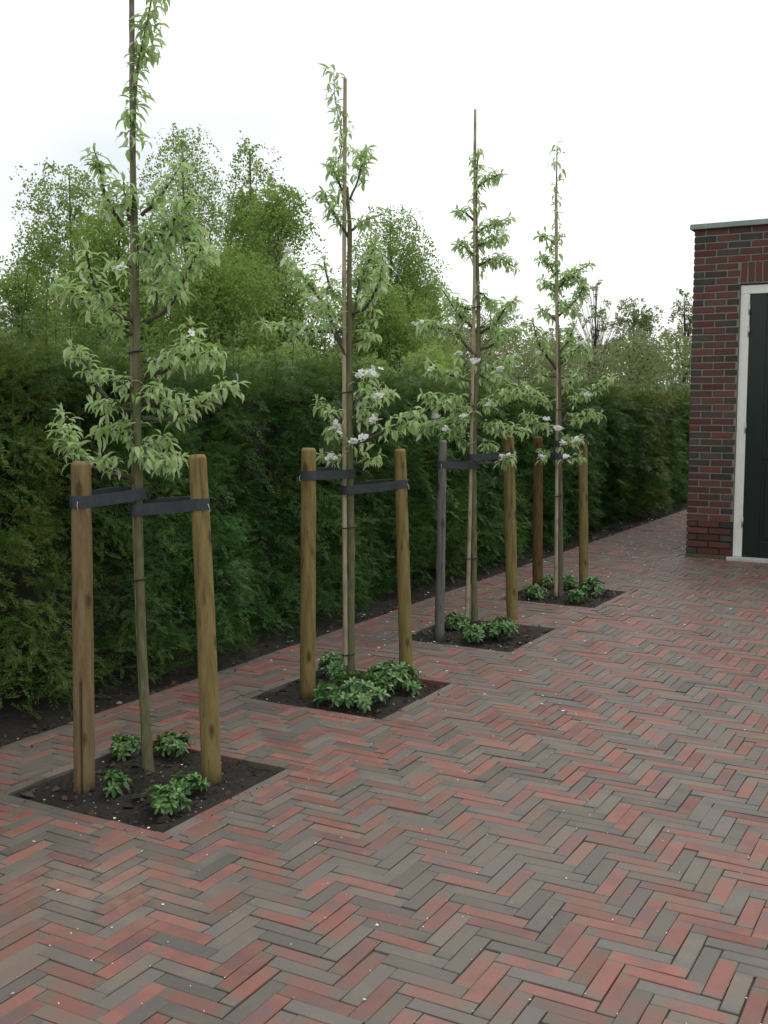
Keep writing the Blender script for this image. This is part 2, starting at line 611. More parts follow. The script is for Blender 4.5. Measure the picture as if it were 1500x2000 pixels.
t.color(t.ramp(c, [(0.35, (0.06, 0.06, 0.03)), (0.6, (0.11, 0.105, 0.06)), (0.8, (0.17, 0.16, 0.11))])); t.set(Roughness=0.95); M['moss'] = t.m
t = NT('roofing'); t.set(Base_Color=(0.06, 0.06, 0.06, 1), Roughness=0.9); M['roof'] = t.m

# ------------------------------------------------------------------ ground sheet and paving
W = 0.0455                        # one paver width with its joint; a paver is four of these long
KERB = -3.212
PITS = [(-2.795, -2.125, 2.425, 3.095), (-2.795, -2.125, 3.782, 4.452), (-2.79, -2.128, 5.17, 5.868), (-2.795, -2.135, 6.58, 7.299)]
FAC_Y = 9.237                     # front of the brick building
FAC_X = -2.195

mb = MB()
g = 1200.0
mb.add([[-g, -g, -0.06], [g, -g, -0.06], [g, g, -0.06], [-g, g, -0.06]], np.array([[0, 1, 2, 3]]))
tag(mb.build('ground', M['ground']), kind='structure')


def cut(rects, hole):
    out = []
    hx0, hx1, hy0, hy1 = hole
    for (x0, x1, y0, y1) in rects:
        if x1 <= hx0 or x0 >= hx1 or y1 <= hy0 or y0 >= hy1:
            out.append((x0, x1, y0, y1)); continue
        if x0 < hx0: out.append((x0, hx0, y0, y1))
        if x1 > hx1: out.append((hx1, x1, y0, y1))
        a, b = max(x0, hx0), min(x1, hx1)
        if y0 < hy0: out.append((a, b, y0, hy0))
        if y1 > hy1: out.append((a, b, hy1, y1))
    return out


PX0, PX1, PY0, PY1 = KERB, 2.6, 0.2, 21.0
bed = [(PX0, PX1, PY0, PY1)]
for p in PITS:
    bed = cut(bed, p)
mb = MB()
for (x0, x1, y0, y1) in bed:
    mb.add([[x0, y0, -0.006], [x1, y0, -0.006], [x1, y1, -0.006], [x0, y1, -0.006]], np.array([[0, 1, 2, 3]]))
pavement = tag(mb.build('pavement', M['joint_sand']), kind='structure')

holes = [(a - W, b + W, c - W, d + W) for (a, b, c, d) in PITS]
holes.append((FAC_X, 50, FAC_Y, 50))
slabs = []                        # (x0,x1,y0,y1, long axis)
# rows laid along the edges
y = PY0
while y < PY1:
    slabs.append((KERB, KERB + W, y, y + 4 * W, 1)); y += 4 * W
for (a, b, c, d) in PITS:
    for (yy) in (c - W, d):
        x = a - W + random.uniform(-0.06, 0.0)
        while x < b + W:
            x0, x1 = max(x, a - W), min(x + 4 * W, b + W)
            if x1 - x0 > 0.02: slabs.append((x0, x1, yy, yy + W, 0))
            x += 4 * W
    for (xx) in (a - W, b):
        yy = c + random.uniform(-0.06, 0.0)
        while yy < d:
            y0, y1 = max(yy, c), min(yy + 4 * W, d)
            if y1 - y0 > 0.02: slabs.append((xx, xx + W, y0, y1, 1))
            yy += 4 * W
OX, OY = -1.080, 2.036 - W         # corner of one paver read off the photograph
i0, i1 = int((KERB - OX) / W) - 6, int((PX1 - OX) / W) + 6
j0, j1 = int((PY0 - OY) / W) - 6, int((PY1 - OY) / W) + 6
for j in range(j0, j1):
    for i in range(i0, i1):
        tt = (i + j) % 8
        if tt == 0:
            r = (OX + i * W, OX + (i + 4) * W, OY + j * W, OY + (j + 1) * W, 0)
        elif tt == 4:              # a column of the other direction starts here and runs four up
            r = (OX + i * W, OX + (i + 1) * W, OY + j * W, OY + (j + 4) * W, 1)
        else:
            continue
        if r[0] > PX1 or r[1] < KERB or r[3] < PY0 or r[2] > PY1: continue
        if r[0] > -2.1 and r[2] > FAC_Y: continue
        rs = [(max(r[0], KERB + W), r[1], r[2], r[3])]
        if rs[0][1] - rs[0][0] < 0.012: continue
        for h in holes:
            rs = cut(rs, h)
        for q in rs:
            if q[1] - q[0] > 0.012 and q[3] - q[2] > 0.012:
                slabs.append((*q, r[4]))


def paver_geo(s):
    x0, x1, y0, y1, ax = s
    j = 0.0011 + random.random() ** 1.6 * 0.0036
    ex, ey = max(x1 - x0 - j, 0.006), max(y1 - y0 - j, 0.006)
    V, F = bevbox(ex, ey, 0.045, random.uniform(0.0010, 0.0019))
    V = V.copy()
    V[:, 2] -= 0.0225
    V[:, :2] += np.random.default_rng(int(x0 * 9999 + y0 * 7777) & 0xffff).normal(0, 0.0005, (len(V), 2))
    V[:, 2] += V[:, 0] * random.gauss(0, 0.006) + V[:, 1] * random.gauss(0, 0.008) + random.gauss(0, 0.0011)
    a = random.gauss(0, 0.006)
    V[:, :2] = V[:, :2] @ np.array([[math.cos(a), -math.sin(a)], [math.sin(a), math.cos(a)]])
    along = V[:, 0] / ex + 0.5 if ax == 0 else V[:, 1] / ey + 0.5
    u = random.random()
    tone = random.gauss(0.20, 0.12) if u < 0.38 else random.gauss(0.50, 0.08) if u < 0.54 else random.gauss(0.78, 0.08) if u < 0.92 else 0.97
    tone = min(max(tone, 0.0), 1.0)
    c = np.empty((len(V), 4), np.float32)
    c[:, 0], c[:, 1], c[:, 2], c[:, 3] = tone, random.random(), random.random(), np.clip(along, 0, 1)
    return V, F, c, ((x0 + x1) / 2, (y0 + y1) / 2, 0)


def px_area(s):
    x0, x1, y0, y1, ax = s
    q = [screen((x, y, 0)) for x, y in ((x0, y0), (x1, y0), (x1, y1), (x0, y1))]
    if min(w for _, _, w in q) < 0.3: return 0
    cx, cyy = sum(p[0] for p in q) / 4, sum(p[1] for p in q) / 4
    if not (-10 < cx < 1510 and cyy < 2010): return 0
    return abs(sum(q[k][0] * q[(k + 1) % 4][1] - q[(k + 1) % 4][0] * q[k][1] for k in range(4))) / 2


order = sorted(slabs, key=px_area, reverse=True)
for s in order[:300]:
    V, F, c, o = paver_geo(s)
    mb = MB(); mb.add(V, F, c)
    link('paver', mb.mesh('paver', [M['paver']]), pavement, o)
mb = MB()
for s in order[300:]:
    V, F, c, o = paver_geo(s)
    mb.add(V + np.array(o), F, c)
tag(mb.build('pavers', M['paver'], pavement), kind='stuff')


def grid(x0, x1, y0, y1, nx, ny, zf):
    X, Y = np.meshgrid(np.linspace(x0, x1, nx), np.linspace(y0, y1, ny))
    V = np.stack([X, Y, zf(X, Y)], -1).reshape(-1, 3)
    i = np.arange(ny - 1)[:, None] * nx + np.arange(nx - 1)[None]
    return V, np.stack([i, i + 1, i + nx + 1, i + nx], -1).reshape(-1, 4)


def lump(c, r, rng):
    """small angular clod"""
    V = np.array([[1, 0, 0], [-1, 0, 0], [0, 1, 0], [0, -1, 0], [0, 0, 1], [0, 0, -1]], float)
    V = V * (0.6 + 0.6 * rng.random((6, 1))) + rng.normal(0, 0.15, (6, 3))
    V[:, 2] *= 0.7
    F = np.array([[0, 2, 4], [2, 1, 4], [1, 3, 4], [3, 0, 4], [2, 0, 5], [1, 2, 5], [3, 1, 5], [0, 3, 5]])
    return V * r + c, F


for k, (a, b, c, d) in enumerate(PITS):
    zf = lambda X, Y: -0.012 + 0.015 * fbm(X * 8, Y * 8, k + 3, 4) + 0.02 * np.exp(-(((X - (a + b) / 2) / 0.14) ** 2 + ((Y - (c + d) / 2) / 0.14) ** 2))
    V, F = grid(a - 0.02, b + 0.02, c - 0.02, d + 0.02, 60, 60, zf)
    edge = (V[:, 0] < a + 0.001) | (V[:, 0] > b - 0.001) | (V[:, 1] < c + 0.001) | (V[:, 1] > d - 0.001)
    V[edge, 2] = -0.03
    mb = MB(); mb.add(V, F)
    so = tag(mb.build('planting_soil', M['soil'], smooth=True), kind='structure')
    mb = MB()
    for _ in range(420):
        x, yy = RNG.uniform(a + 0.02, b - 0.02), RNG.uniform(c + 0.02, d - 0.02)
        r = RNG.gamma(2.0, 0.0034) + 0.002
        u = RNG.random()
        col = (0.28, 0.27, 0.22, 1) if u < 0.10 else (0.07, 0.058, 0.045, 1) if u < 0.4 else (0.022, 0.017, 0.013, 1)
        if u < 0.10: r = min(r, 0.005)
        V, F = lump(np.array([x, yy, float(zf(np.array([x]), np.array([yy]))[0]) + r * 0.2]), r, RNG)
        mb.add(V, F, np.array(col))
    tag(mb.build('soil_clods', M['clod'], so), kind='stuff')

zs = lambda X, Y: -0.018 + 0.014 * fbm(X * 5, Y * 5, 40, 4) + 0.03 * np.clip((KERB - 0.12 - X) / 0.4, 0, 1)
V, F = grid(-4.9, KERB - 0.002, 0.2, 21, 60, 500, zs)
mb = MB(); mb.add(V, F)
hedge_soil = tag(mb.build('hedge_soil', M['soil'], smooth=True), kind='structure')
mb = MB()
for _ in range(1500):
    x, yy = KERB - abs(RNG.normal(0, 0.14)) - 0.01, 2.0 + RNG.random() ** 1.6 * 12
    r = RNG.gamma(2.0, 0.003) + 0.002
    u = RNG.random()
    col = (0.26, 0.24, 0.19, 1) if u < 0.06 else (0.07, 0.055, 0.04, 1) if u < 0.4 else (0.022, 0.017, 0.013, 1)
    V, F = lump(np.array([x, yy, float(zs(np.array([x]), np.array([yy]))[0]) + r * 0.2]), r, RNG)
    mb.add(V, F, np.array(col))
tag(mb.build('soil_clods', M['clod'], hedge_soil), kind='stuff')

# ------------------------------------------------------------------ brick building
bld = thing('brick_building', 'flat-roofed red brick outbuilding with a white-framed dark green door', 'building', (FAC_X, FAC_Y, 0))
CH, BL, JT = 0.0577, 0.183, 0.0118
NC = 47
BX1, BY1 = 3.2, FAC_Y + 4.2
FR0, FR1 = -1.815, -0.86          # outer edges of the door frame
DZ = 2.268                        # top of the frame
SO0, SO1 = 2.292, 2.292 + 0.158   # soldier course above the door
ZT = 0.03 + NC * CH

wall = MB()
dep = 0.0050                      # mortar face lies back from the brick face
def wbox(x0, x1, y0, y1, z0, z1, mi=0): wall.add(box(x0, x1, y0, y1, z0, z1), BOXF, None, mi)
zd = 0.03 + 5 * CH
wbox(FAC_X + dep, FR0 - 0.0, FAC_Y + dep, FAC_Y + 0.22, zd, ZT)
wbox(FAC_X + dep + 0.006, FR0, FAC_Y + dep + 0.006, FAC_Y + 0.22, 0.0, zd, 1)
wbox(FR0, FR1, FAC_Y + dep, FAC_Y + 0.22, DZ + 0.012, ZT)
wbox(FR1, BX1 - dep, FAC_Y + dep, FAC_Y + 0.22, zd, ZT)
wbox(FR1, BX1 - dep - 0.006, FAC_Y + dep + 0.006, FAC_Y + 0.22, 0.0, zd, 1)
wbox(FAC_X + dep, FAC_X + 0.22, FAC_Y + 0.22, BY1, 0.0, ZT)
wbox(BX1 - 0.22, BX1 - dep, FAC_Y + 0.22, BY1, 0.0, ZT)
wbox(FAC_X + 0.22, BX1 - 0.22, BY1 - 0.22, BY1, 0.0, ZT)
wall_o = wall.build('wall', [M['mortar'], M['dark_mortar']], bld, origin=(FAC_X, FAC_Y, 0))


def wall_tone(short):
    u = random.random()
    if short: tone = random.gauss(0.20, 0.14) if u < 0.7 else random.gauss(0.6, 0.1)
    else: tone = random.gauss(0.68, 0.12) if u < 0.74 else random.gauss(0.22, 0.12)
    return min(max(tone, 0), 1)


def brick_geo(x0, x1, z0, z1, short=False, tone=None):
    ex, ez = x1 - x0, z1 - z0
    V, F = bevbox(ex, 0.06, ez, 0.002)
    V = V.copy()
    V[:, 0] += V[:, 2] * random.gauss(0, 0.02)
    V[:, 2] += V[:, 0] * random.gauss(0, 0.008)
    V[:, 1] += 0.03 + random.gauss(0, 0.0012)
    c = np.empty((len(V), 4), np.float32)
    c[:, 0] = wall_tone(short) if tone is None else tone
    c[:, 1], c[:, 2] = random.random(), random.random()
    c[:, 3] = np.clip(V[:, 0] / ex + 0.5, 0, 1) if ex > ez else np.clip(V[:, 2] / ez + 0.5, 0, 1)
    return V, F, c, np.array([(x0 + x1) / 2, FAC_Y, (z0 + z1) / 2])


face = []
for k in range(NC):
    z0 = 0.03 + k * CH + JT * 0.5
    z1 = 0.03 + (k + 1) * CH - JT * 0.5
    x = FAC_X
    first = (BL / 2 - 0.0) if k % 2 == 0 else BL
    ends = [FAC_X]
    xx = FAC_X + first
    while xx < BX1:
        ends.append(xx); xx += BL
    ends.append(BX1)
    for a_, b_ in zip(ends[:-1], ends[1:]):
        sh = False
        if a_ > FAC_X: a_ += JT / 2
        if b_ < BX1: b_ -= JT / 2
        pieces = [(a_, b_)]
        if z1 < DZ + 0.02:
            pieces = [(p[0], p[1]) for p in ((a_, min(b_, FR0 - 0.004)), (max(a_, FR1 + 0.004), b_)) if p[1] - p[0] > 0.02]
        elif z0 < SO1 and z1 > SO0 - 0.02:
            pieces = [(p[0], p[1]) for p in ((a_, min(b_, FR0 - 0.006)), (max(a_, FR1 + 0.006), b_)) if p[1] - p[0] > 0.02]
        for p in pieces:
            face.append((p[0], p[1], z0, z1, p[1] - p[0] < 0.12))
x = FR0
while x < FR1 - 0.03:
    face.append((x + JT / 2, min(x + CH, FR1) - JT / 2, SO0, SO1, None)); x += CH
rest = MB()
nb = 0
for (x0, x1, z0, z1, sh) in face:
    V, F, c, o = brick_geo(x0, x1, z0, z1, bool(sh), random.gauss(0.68, 0.1) if sh is None else None)
    sx, sy_, _ = screen(o)
    if sx < 1530 and nb < 290:
        mb = MB(); mb.add(V, F, c)
        link('brick', mb.mesh('brick', [M['wall_brick']]), wall_o, o); nb += 1
    else:
        rest.add(V + o, F, c)
# side walls, brick by brick as well
for k in range(NC):
    z0 = 0.03 + k * CH + JT * 0.5; z1 = z0 + CH - JT
    for sx, sgn in ((FAC_X, 1), (BX1, -1)):
        yy = FAC_Y + 0.062 + (BL / 2 if k % 2 else 0)
        while yy < BY1:
            e = min(yy + BL - JT, BY1)
            if e - yy > 0.02:
                V, F, c, o = brick_geo(0, e - yy, z0, z1)
                V2 = np.stack([V[:, 1] * sgn + sx, -V[:, 0] * sgn + (yy + e) / 2, V[:, 2] + (z0 + z1) / 2], -1)
                rest.add(V2, F, c)
            yy += BL
tag(rest.build('bricks', M['wall_brick'], wall_o, origin=(FAC_X, FAC_Y, 0)), kind='stuff')


def part(name, parts, m, parent, bev=0.0):
    mb = MB()
    for (x0, x1, y0, y1, z0, z1) in parts:
        if bev:
            V, F = bevbox(x1 - x0, y1 - y0, z1 - z0, bev)
            mb.add(V + np.array([(x0 + x1) / 2, (y0 + y1) / 2, (z0 + z1) / 2]), F)
        else:
            mb.add(box(x0, x1, y0, y1, z0, z1), BOXF)
    x0, x1, y0, y1, z0, z1 = parts[0]
    return mb.build(name, m, parent, origin=((x0 + x1) / 2, (y0 + y1) / 2, z0))


part('plinth', [(FAC_X - 0.006, FR0 - 0.003, FAC_Y - 0.006, FAC_Y + 0.2, -0.01, 0.031)], M['moss'], bld, 0.004)
part('coping', [(FAC_X - 0.032, BX1 + 0.03, FAC_Y - 0.035, FAC_Y + 0.26, ZT - 0.004, ZT + 0.040),
                (FAC_X - 0.032, FAC_X + 0.26, FAC_Y + 0.262, BY1, ZT - 0.004, ZT + 0.040),
                (BX1 - 0.26, BX1 + 0.03, FAC_Y + 0.262, BY1, ZT - 0.004, ZT + 0.040)], M['coping'], bld, 0.004)
part('roof', [(FAC_X + 0.262, BX1 - 0.262, FAC_Y + 0.262, BY1 - 0.02, ZT - 0.12, ZT - 0.05)], M['roof'], bld)
part('lintel', [(FR0 - 0.01, FR1 + 0.01, FAC_Y + 0.012, FAC_Y + 0.16, DZ + 0.004, DZ + 0.021)], M['black'], bld)
FWD_ = FAC_Y + 0.022
FI0, FI1, FIZ = FR0 + 0.076, FR1 - 0.076, DZ - 0.072
part('door_frame', [(FR0 + 0.003, FI0, FWD_, FWD_ + 0.10, 0.028, FIZ), (FI1, FR1 - 0.003, FWD_, FWD_ + 0.10, 0.028, FIZ),
                    (FR0 + 0.003, FR1 - 0.003, FWD_, FWD_ + 0.10, FIZ + 0.0005, DZ)], M['white'], bld, 0.003)
part('threshold', [(FR0 - 0.035, FR1 + 0.035, FAC_Y - 0.05, FAC_Y + 0.16, -0.01, 0.026)], M['stone'], bld, 0.004)
D0, D1 = FI0 + 0.003, FI1 - 0.003
DY = FWD_ + 0.012
door = part('door', [(D0, D1, DY + 0.012, DY + 0.045, 0.034, FIZ - 0.003)], M['door'], bld)
st = 0.13
rails = [(D0, D0 + st, DY, DY + 0.0118, 0.034, FIZ - 0.003), (D1 - st, D1, DY, DY + 0.0118, 0.034, FIZ - 0.003)]
zs_ = [(0.034, 0.16), (0.845, 0.93), (FIZ - 0.12, FIZ - 0.003)]
for (za, zb) in zs_:
    rails.append((D0 + st + 0.0005, D1 - st - 0.0005, DY, DY + 0.0118, za, zb))
part('door_rail', rails, M['door'], door, 0.002)
for (za, zb) in ((0.16, 0.845), (0.93, FIZ - 0.12)):
    part('door_panel', [(D0 + st + 0.03, D1 - st - 0.03, DY + 0.004, DY + 0.0118, za + 0.03, zb - 0.03)], M['door'], door, 0.0035)
for zc in (2.075, 1.895, 1.105, 0.32):
    V, F = tube([(FI0 + 0.001, FWD_ - 0.004, zc - 0.045), (FI0 + 0.001, FWD_ - 0.004, zc + 0.045)], 0.007, 10)
    mb = MB(); mb.add(V, F)
    mb.build('hinge', M['hinge'], door, True, origin=(FI0, FWD_, zc))
mb = MB()
hx, hz = D1 - 0.06, 1.02
mb.add(box(hx - 0.02, hx + 0.02, DY - 0.006, DY - 0.0005, hz - 0.11, hz + 0.11), BOXF)
V, F = tube([(hx, DY - 0.004, hz + 0.03), (hx, DY - 0.05, hz + 0.03), (hx - 0.03, DY - 0.056, hz + 0.03), (hx - 0.12, DY - 0.056, hz + 0.03)], 0.009, 8)
mb.add(V, F)
mb.build('handle', M['hinge'], door, True, origin=(hx, DY, hz))

# ------------------------------------------------------------------ yew hedge
def spray_template(n, L, wn, ln, seed):
    """flat shoot along +X with two rows of needles; returns verts, quads, position along the shoot"""
    g = np.random.default_rng(seed)
    V, F, T = [], [], []
    for k in range(n):
        for s in (-1, 1):
            t0 = (k + 0.5 * (s > 0) + g.uniform(-.2, .2)) / n
            x = L * (0.06 + 0.9 * t0)
            le = ln * (1.05 - 0.55 * abs(t0 - 0.4)) * g.uniform(0.85, 1.15)
            an = R(62 - 34 * t0) + g.normal(0, 0.12)
            d = np.array([math.cos(an), s * math.sin(an), g.normal(-0.02, 0.2)])
            p = np.array([1, 0, 0.0]) * wn * 0.5
            b = np.array([x, 0, -0.12 * L * t0 * t0])
            i = len(V)
            V += [b, b + d * le * 0.5 + p * 1.1, b + d * le, b + d * le * 0.5 - p * 1.1]
            T += [t0 * 0.8, t0, t0 + 0.15, t0]
            F.append((i, i + 1, i + 2, i + 3))
    return np.array(V), np.array(F), np.clip(np.array(T), 0, 1)


SPR = {'near': [spray_template(10, 0.080, 0.0048, 0.0175, s) for s in range(4)],
       'mid': [spray_template(7, 0.088, 0.0074, 0.021, s) for s in range(4)],
       'far': [spray_template(5, 0.11, 0.012, 0.030, s) for s in range(4)]}


def place_sprays(mb, tpl, O, D, N, S, C):
    """many copies of one spray: origins, directions, normals, sizes, colours"""
    V, F, T = tpl
    n = len(O)
    if n == 0: return
    X = norm(D); Z = norm(N - X * (N * X).sum(1, keepdims=True)); Y = np.cross(Z, X)
    P = O[:, None] + S[:, None, None] * (V[None, :, 0:1] * X[:, None] + V[None, :, 1:2] * Y[:, None] + V[None, :, 2:3] * Z[:, None])
    cc = np.zeros((n, len(V), 4), np.float32)
    cc[..., 0] = np.clip(C[:, 0:1] + T[None] * C[:, 2:3], 0, 1)
    cc[..., 1] = np.clip(C[:, 1:2] + T[None] * 0.35, 0, 2)
    cc[..., 3] = 1
    FF = (F[None] + (np.arange(n) * len(V))[:, None, None]).reshape(-1, F.shape[1])
    mb.add(P.reshape(-1, 3), FF, cc.reshape(-1, 4))


HX = -3.33                        # mean front face
HTOP = 1.50


def fronds(mb, key, F0, FD, FN, L, nside, yellow, bright, rng):
    """fern-like branches of sprays; F0 base points, FD directions, L lengths"""
    n = len(F0)
    FD = norm(FD)
    S = norm(np.cross(FN, FD)); Nn = np.cross(FD, S)
    for k in range(nside):
        t = (k + 1) / (nside + 0.5)
        for s in (-1, 1):
            if k == nside - 1 and s == 1: continue
            an = rng.normal(R(50), 0.4, n) * (0 if k == nside - 1 else s)
            droop = np.array([0, 0, -1.0]) * (0.30 * t * t * L)[:, None]
            O = F0 + FD * (t * L)[:, None] + droop
            D = FD * np.cos(an)[:, None] + S * np.sin(an)[:, None] + np.array([0, 0, -0.35 * t])
            sz = rng.uniform(0.75, 1.25, n) * (1.05 - 0.35 * t) * (L / 0.26) ** 0.5
            C = np.stack([np.clip(yellow + 0.10 * t + rng.normal(0, 0.06, n), 0, 1), np.clip(bright + rng.normal(0, 0.26, n), 0, 1.6), 0.14 + 0.6 * yellow], -1)
            idx = rng.integers(0, 4, n)
            for v in range(4):
                q = idx == v
                place_sprays(mb, SPR[key][v], O[q], D[q], Nn[q] + rng.normal(0, 0.35, (q.sum(), 3)), sz[q], C[q])


hedge = thing('yew_hedge', 'long clipped dark green yew hedge behind the row of young trees', 'hedge', (-3.9, 8.0, 0))
edges = np.arange(1.3, 19.0, 0.5)
for pi, y0 in enumerate(edges):
    y1 = y0 + 0.5
    ym = (y0 + y1) / 2
    g = np.random.default_rng(500 + pi)
    stemx = -3.85 + g.normal(0, 0.05)
    h = HTOP + (0.09 if ym < 8 else 0.04) * float(fbm(np.array([ym * 1.1]), np.array([3.3]), 9)[0]) + (0.10 if ym < 4 else 0.0)
    P = spline([(stemx, ym, -0.02), (stemx + g.normal(0, .03), ym + g.normal(0, .04), 0.6), (stemx, ym + g.normal(0, .05), h - 0.12)], 10)
    mb = MB(); V, F = tube(P, np.linspace(0.03, 0.008, 10), 7); mb.add(V, F)
    plant = mb.build('yew_plant', M['brown_twig'], hedge, True, origin=(stemx, ym, 0))
    key = 'near' if ym < 5.0 else 'mid' if ym < 8.5 else 'far'
    dens = {'near': 420, 'mid': 300, 'far': 210}[key]
    plant_yel = 0.0 + 0.10 * max(0, float(vnoise(np.array([ym * 1.4]), np.array([7.0]), 3)[0])) + 0.40 * min(1.0, max(0.0, (3.9 - ym) / 1.3)) + (0.30 if 12.2 < ym < 13.2 else 0)
    mb = MB()
    # front face
    n = int(dens * 0.5 * h)
    yy = g.uniform(y0 - 0.04, y1 + 0.04, n); zz = g.uniform(0.03, 1.0, n) ** 0.92 * h
    fx = HX + 0.095 * fbm(yy * 3.6, zz * 2.2, 21, 3) - 0.06 * np.clip((zz - 1.1) / 0.4, 0, 1) - 0.03 * np.clip((0.35 - zz) / 0.35, 0, 1)
    colm = fbm(yy * 2.6, zz * 0.7, 52, 2)
    fx = fx + 0.10 * colm
    L = g.uniform(0.10, 0.24, n)
    dirs = np.stack([np.ones(n), g.normal(0, 0.75, n), g.normal(0.25, 0.62, n)], -1)
    dirs[:, 2] += np.clip((zz - 1.1), 0, 1) * 1.2
    dirs = norm(dirs)
    inset = g.exponential(0.075, n)
    base = np.stack([fx - inset, yy, zz], -1) - dirs * L[:, None] * 0.85
    FN = np.stack([g.normal(0, .5, n) + 0.1, g.normal(0, .6, n), np.ones(n)], -1)
    yel = np.clip(plant_yel + 0.08 * fbm(yy * 2.1, zz * 2.1, 33, 2) + g.normal(0, 0.10, n) + np.clip((zz - 1.2) / 0.3, 0, 1) * (0.12 if ym < 8 else 0.28), 0, 1)
    bri = np.clip(0.60 + 0.45 * fbm(yy * 4.0, zz * 4.0, 5, 2) + 0.22 * colm + g.normal(0, 0.15, n) + (0.25 if ym < 3.1 else 0), 0.0, 1.4)
    fronds(mb, key, base, dirs, FN, L, 5, yel, bri, g)
    # fuller growth behind the clipped face
    n = int(150 * 0.5 * h)
    yy = g.uniform(y0 - 0.04, y1 + 0.04, n); zz = g.uniform(0.04, 1.0, n) * (h - 0.05)
    dirs = norm(np.stack([np.ones(n), g.normal(0, 0.8, n), g.normal(0.2, 0.5, n)], -1))
    L = g.uniform(0.18, 0.34, n)
    base = np.stack([HX - g.uniform(0.15, 0.34, n), yy, zz], -1) - dirs * L[:, None] * 0.8
    fronds(mb, 'far', base, dirs, norm(g.normal(0, .6, (n, 3)) + np.array([0, 0, 1.0])), L, 5, np.full(n, plant_yel), np.clip(0.45 + g.normal(0, .15, n), 0, 1), g)
    # top: upright shoots
    n = int(dens * 0.5 * 0.75 * 0.9)
    xx = g.uniform(-4.15, HX - 0.02, n); yy = g.uniform(y0 - 0.03, y1 + 0.03, n)
    up = g.uniform(0.55, 1.0, n)
    dirs = norm(np.stack([g.normal(0.1, 0.35, n), g.normal(0, 0.35, n), up], -1))
    L = g.uniform(0.14, 0.30, n) if ym < 6 else g.uniform(0.10, 0.20, n)
    base = np.stack([xx, yy, np.full(n, h - 0.18) + g.normal(0, 0.035, n)], -1)
    fronds(mb, key, base, dirs, norm(g.normal(0, 1, (n, 3))), L, 4, np.clip(plant_yel + (0.08 if ym < 8 else 0.3) + g.normal(0, .12, n), 0, 1), np.full(n, 0.5), g)
    # taller leaders that escaped the shears
    nl = 5 if ym < 4.2 else 2
    for q in range(nl):
        lx, ly = g.uniform(-3.9, HX - 0.05), g.uniform(y0, y1)
        hh = g.uniform(0.04, 0.34 if ym < 4.2 else 0.18 if ym < 8 else 0.06)
        PP = spline([(lx, ly, h - 0.2), (lx + g.normal(0, .02), ly, h), (lx + g.normal(0, .03), ly + g.normal(0, .03), h + hh)], 8)
        m_ = 9
        V, F = tube(PP, np.linspace(0.005, 0.002, 8), 5, False); mb.add(V, F, np.array([0.3, 0.1, 0, 1.0]))
        tt = np.linspace(0.25, 1, m_)
        O = np.stack([np.interp(tt, np.linspace(0, 1, 8), PP[:, c]) for c in range(3)], -1)
        a = np.arange(m_) * 2.4 + g.uniform(0, 6)
        dd = np.stack([np.cos(a), np.sin(a), np.full(m_, 0.55)], -1)
        fronds(mb, key, O, dd, np.tile([0, 0, 1.0], (m_, 1)), np.linspace(0.17, 0.07, m_), 3, np.full(m_, plant_yel + 0.12), np.full(m_, .5), g)
    tag(mb.build('foliage', M['yew'], plant, origin=(stemx, ym, 0)), kind='stuff')
# conical leading shoots standing above the trimmed top
mb = MB()
for (px, py, X) in ((22, 632, -3.7), (58, 622, -3.6), (108, 640, -3.75), (150, 660, -3.6), (205, 640, -3.8), (255, 690, -3.6), (502, 690, -3.85), (560, 722, -3.7),
                    (618, 702, -3.9), (645, 715, -3.7), (700, 730, -3.8), (790, 722, -3.7), (20, 668, -3.5), (330, 705, -3.7), (420, 718, -3.6)):
    d = ray(px, py); tp = EYE + d * (X / d[0])
    g = np.random.default_rng(int(px * 7 + py))
    hh = max(0.22, tp[2] - 1.36)
    m_ = int(16 + hh * 40)
    f = np.linspace(0.0, 1, m_)
    O = np.stack([np.full(m_, tp[0]), np.full(m_, tp[1]), tp[2] - hh * (1 - f)], -1) + g.normal(0, .004, (m_, 3))
    a = np.arange(m_) * 2.4 + g.uniform(0, 6)
    dd = np.stack([np.cos(a), np.sin(a), 0.35 + 0.9 * f ** 3], -1)
    fronds(mb, 'near' if tp[1] < 4.4 else 'mid', O, dd, np.tile([0, 0, 1.0], (m_, 1)), 0.05 + 0.20 * (1 - f) ** 0.8, 3, np.full(m_, 0.10), np.full(m_, .45), g)
    V, F = tube([tp - np.array([0, 0, hh + 0.3]), tp], [0.008, 0.003], 5, False); mb.add(V, F, np.array([0.3, 0.1, 0, 1.0]))
tag(mb.build('leading_shoots', M['yew'], hedge, origin=(-3.9, 8.0, 0)), kind='stuff')
# solid core added to block light, the hedge's inner shade put into its colour
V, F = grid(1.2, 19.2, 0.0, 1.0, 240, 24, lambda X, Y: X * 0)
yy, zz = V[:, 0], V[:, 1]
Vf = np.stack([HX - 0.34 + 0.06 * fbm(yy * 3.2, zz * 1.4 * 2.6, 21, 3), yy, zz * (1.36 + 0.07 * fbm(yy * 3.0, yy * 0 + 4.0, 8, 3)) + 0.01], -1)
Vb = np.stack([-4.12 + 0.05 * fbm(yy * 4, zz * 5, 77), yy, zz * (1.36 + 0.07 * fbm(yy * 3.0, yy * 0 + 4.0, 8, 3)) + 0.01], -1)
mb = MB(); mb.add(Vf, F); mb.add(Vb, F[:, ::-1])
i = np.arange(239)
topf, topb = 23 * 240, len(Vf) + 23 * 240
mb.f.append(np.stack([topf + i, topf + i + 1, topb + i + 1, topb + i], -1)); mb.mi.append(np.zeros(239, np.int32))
tag(mb.build('shade_core', M['inner'], hedge, origin=(-3.9, 8.0, 0)), kind='stuff')

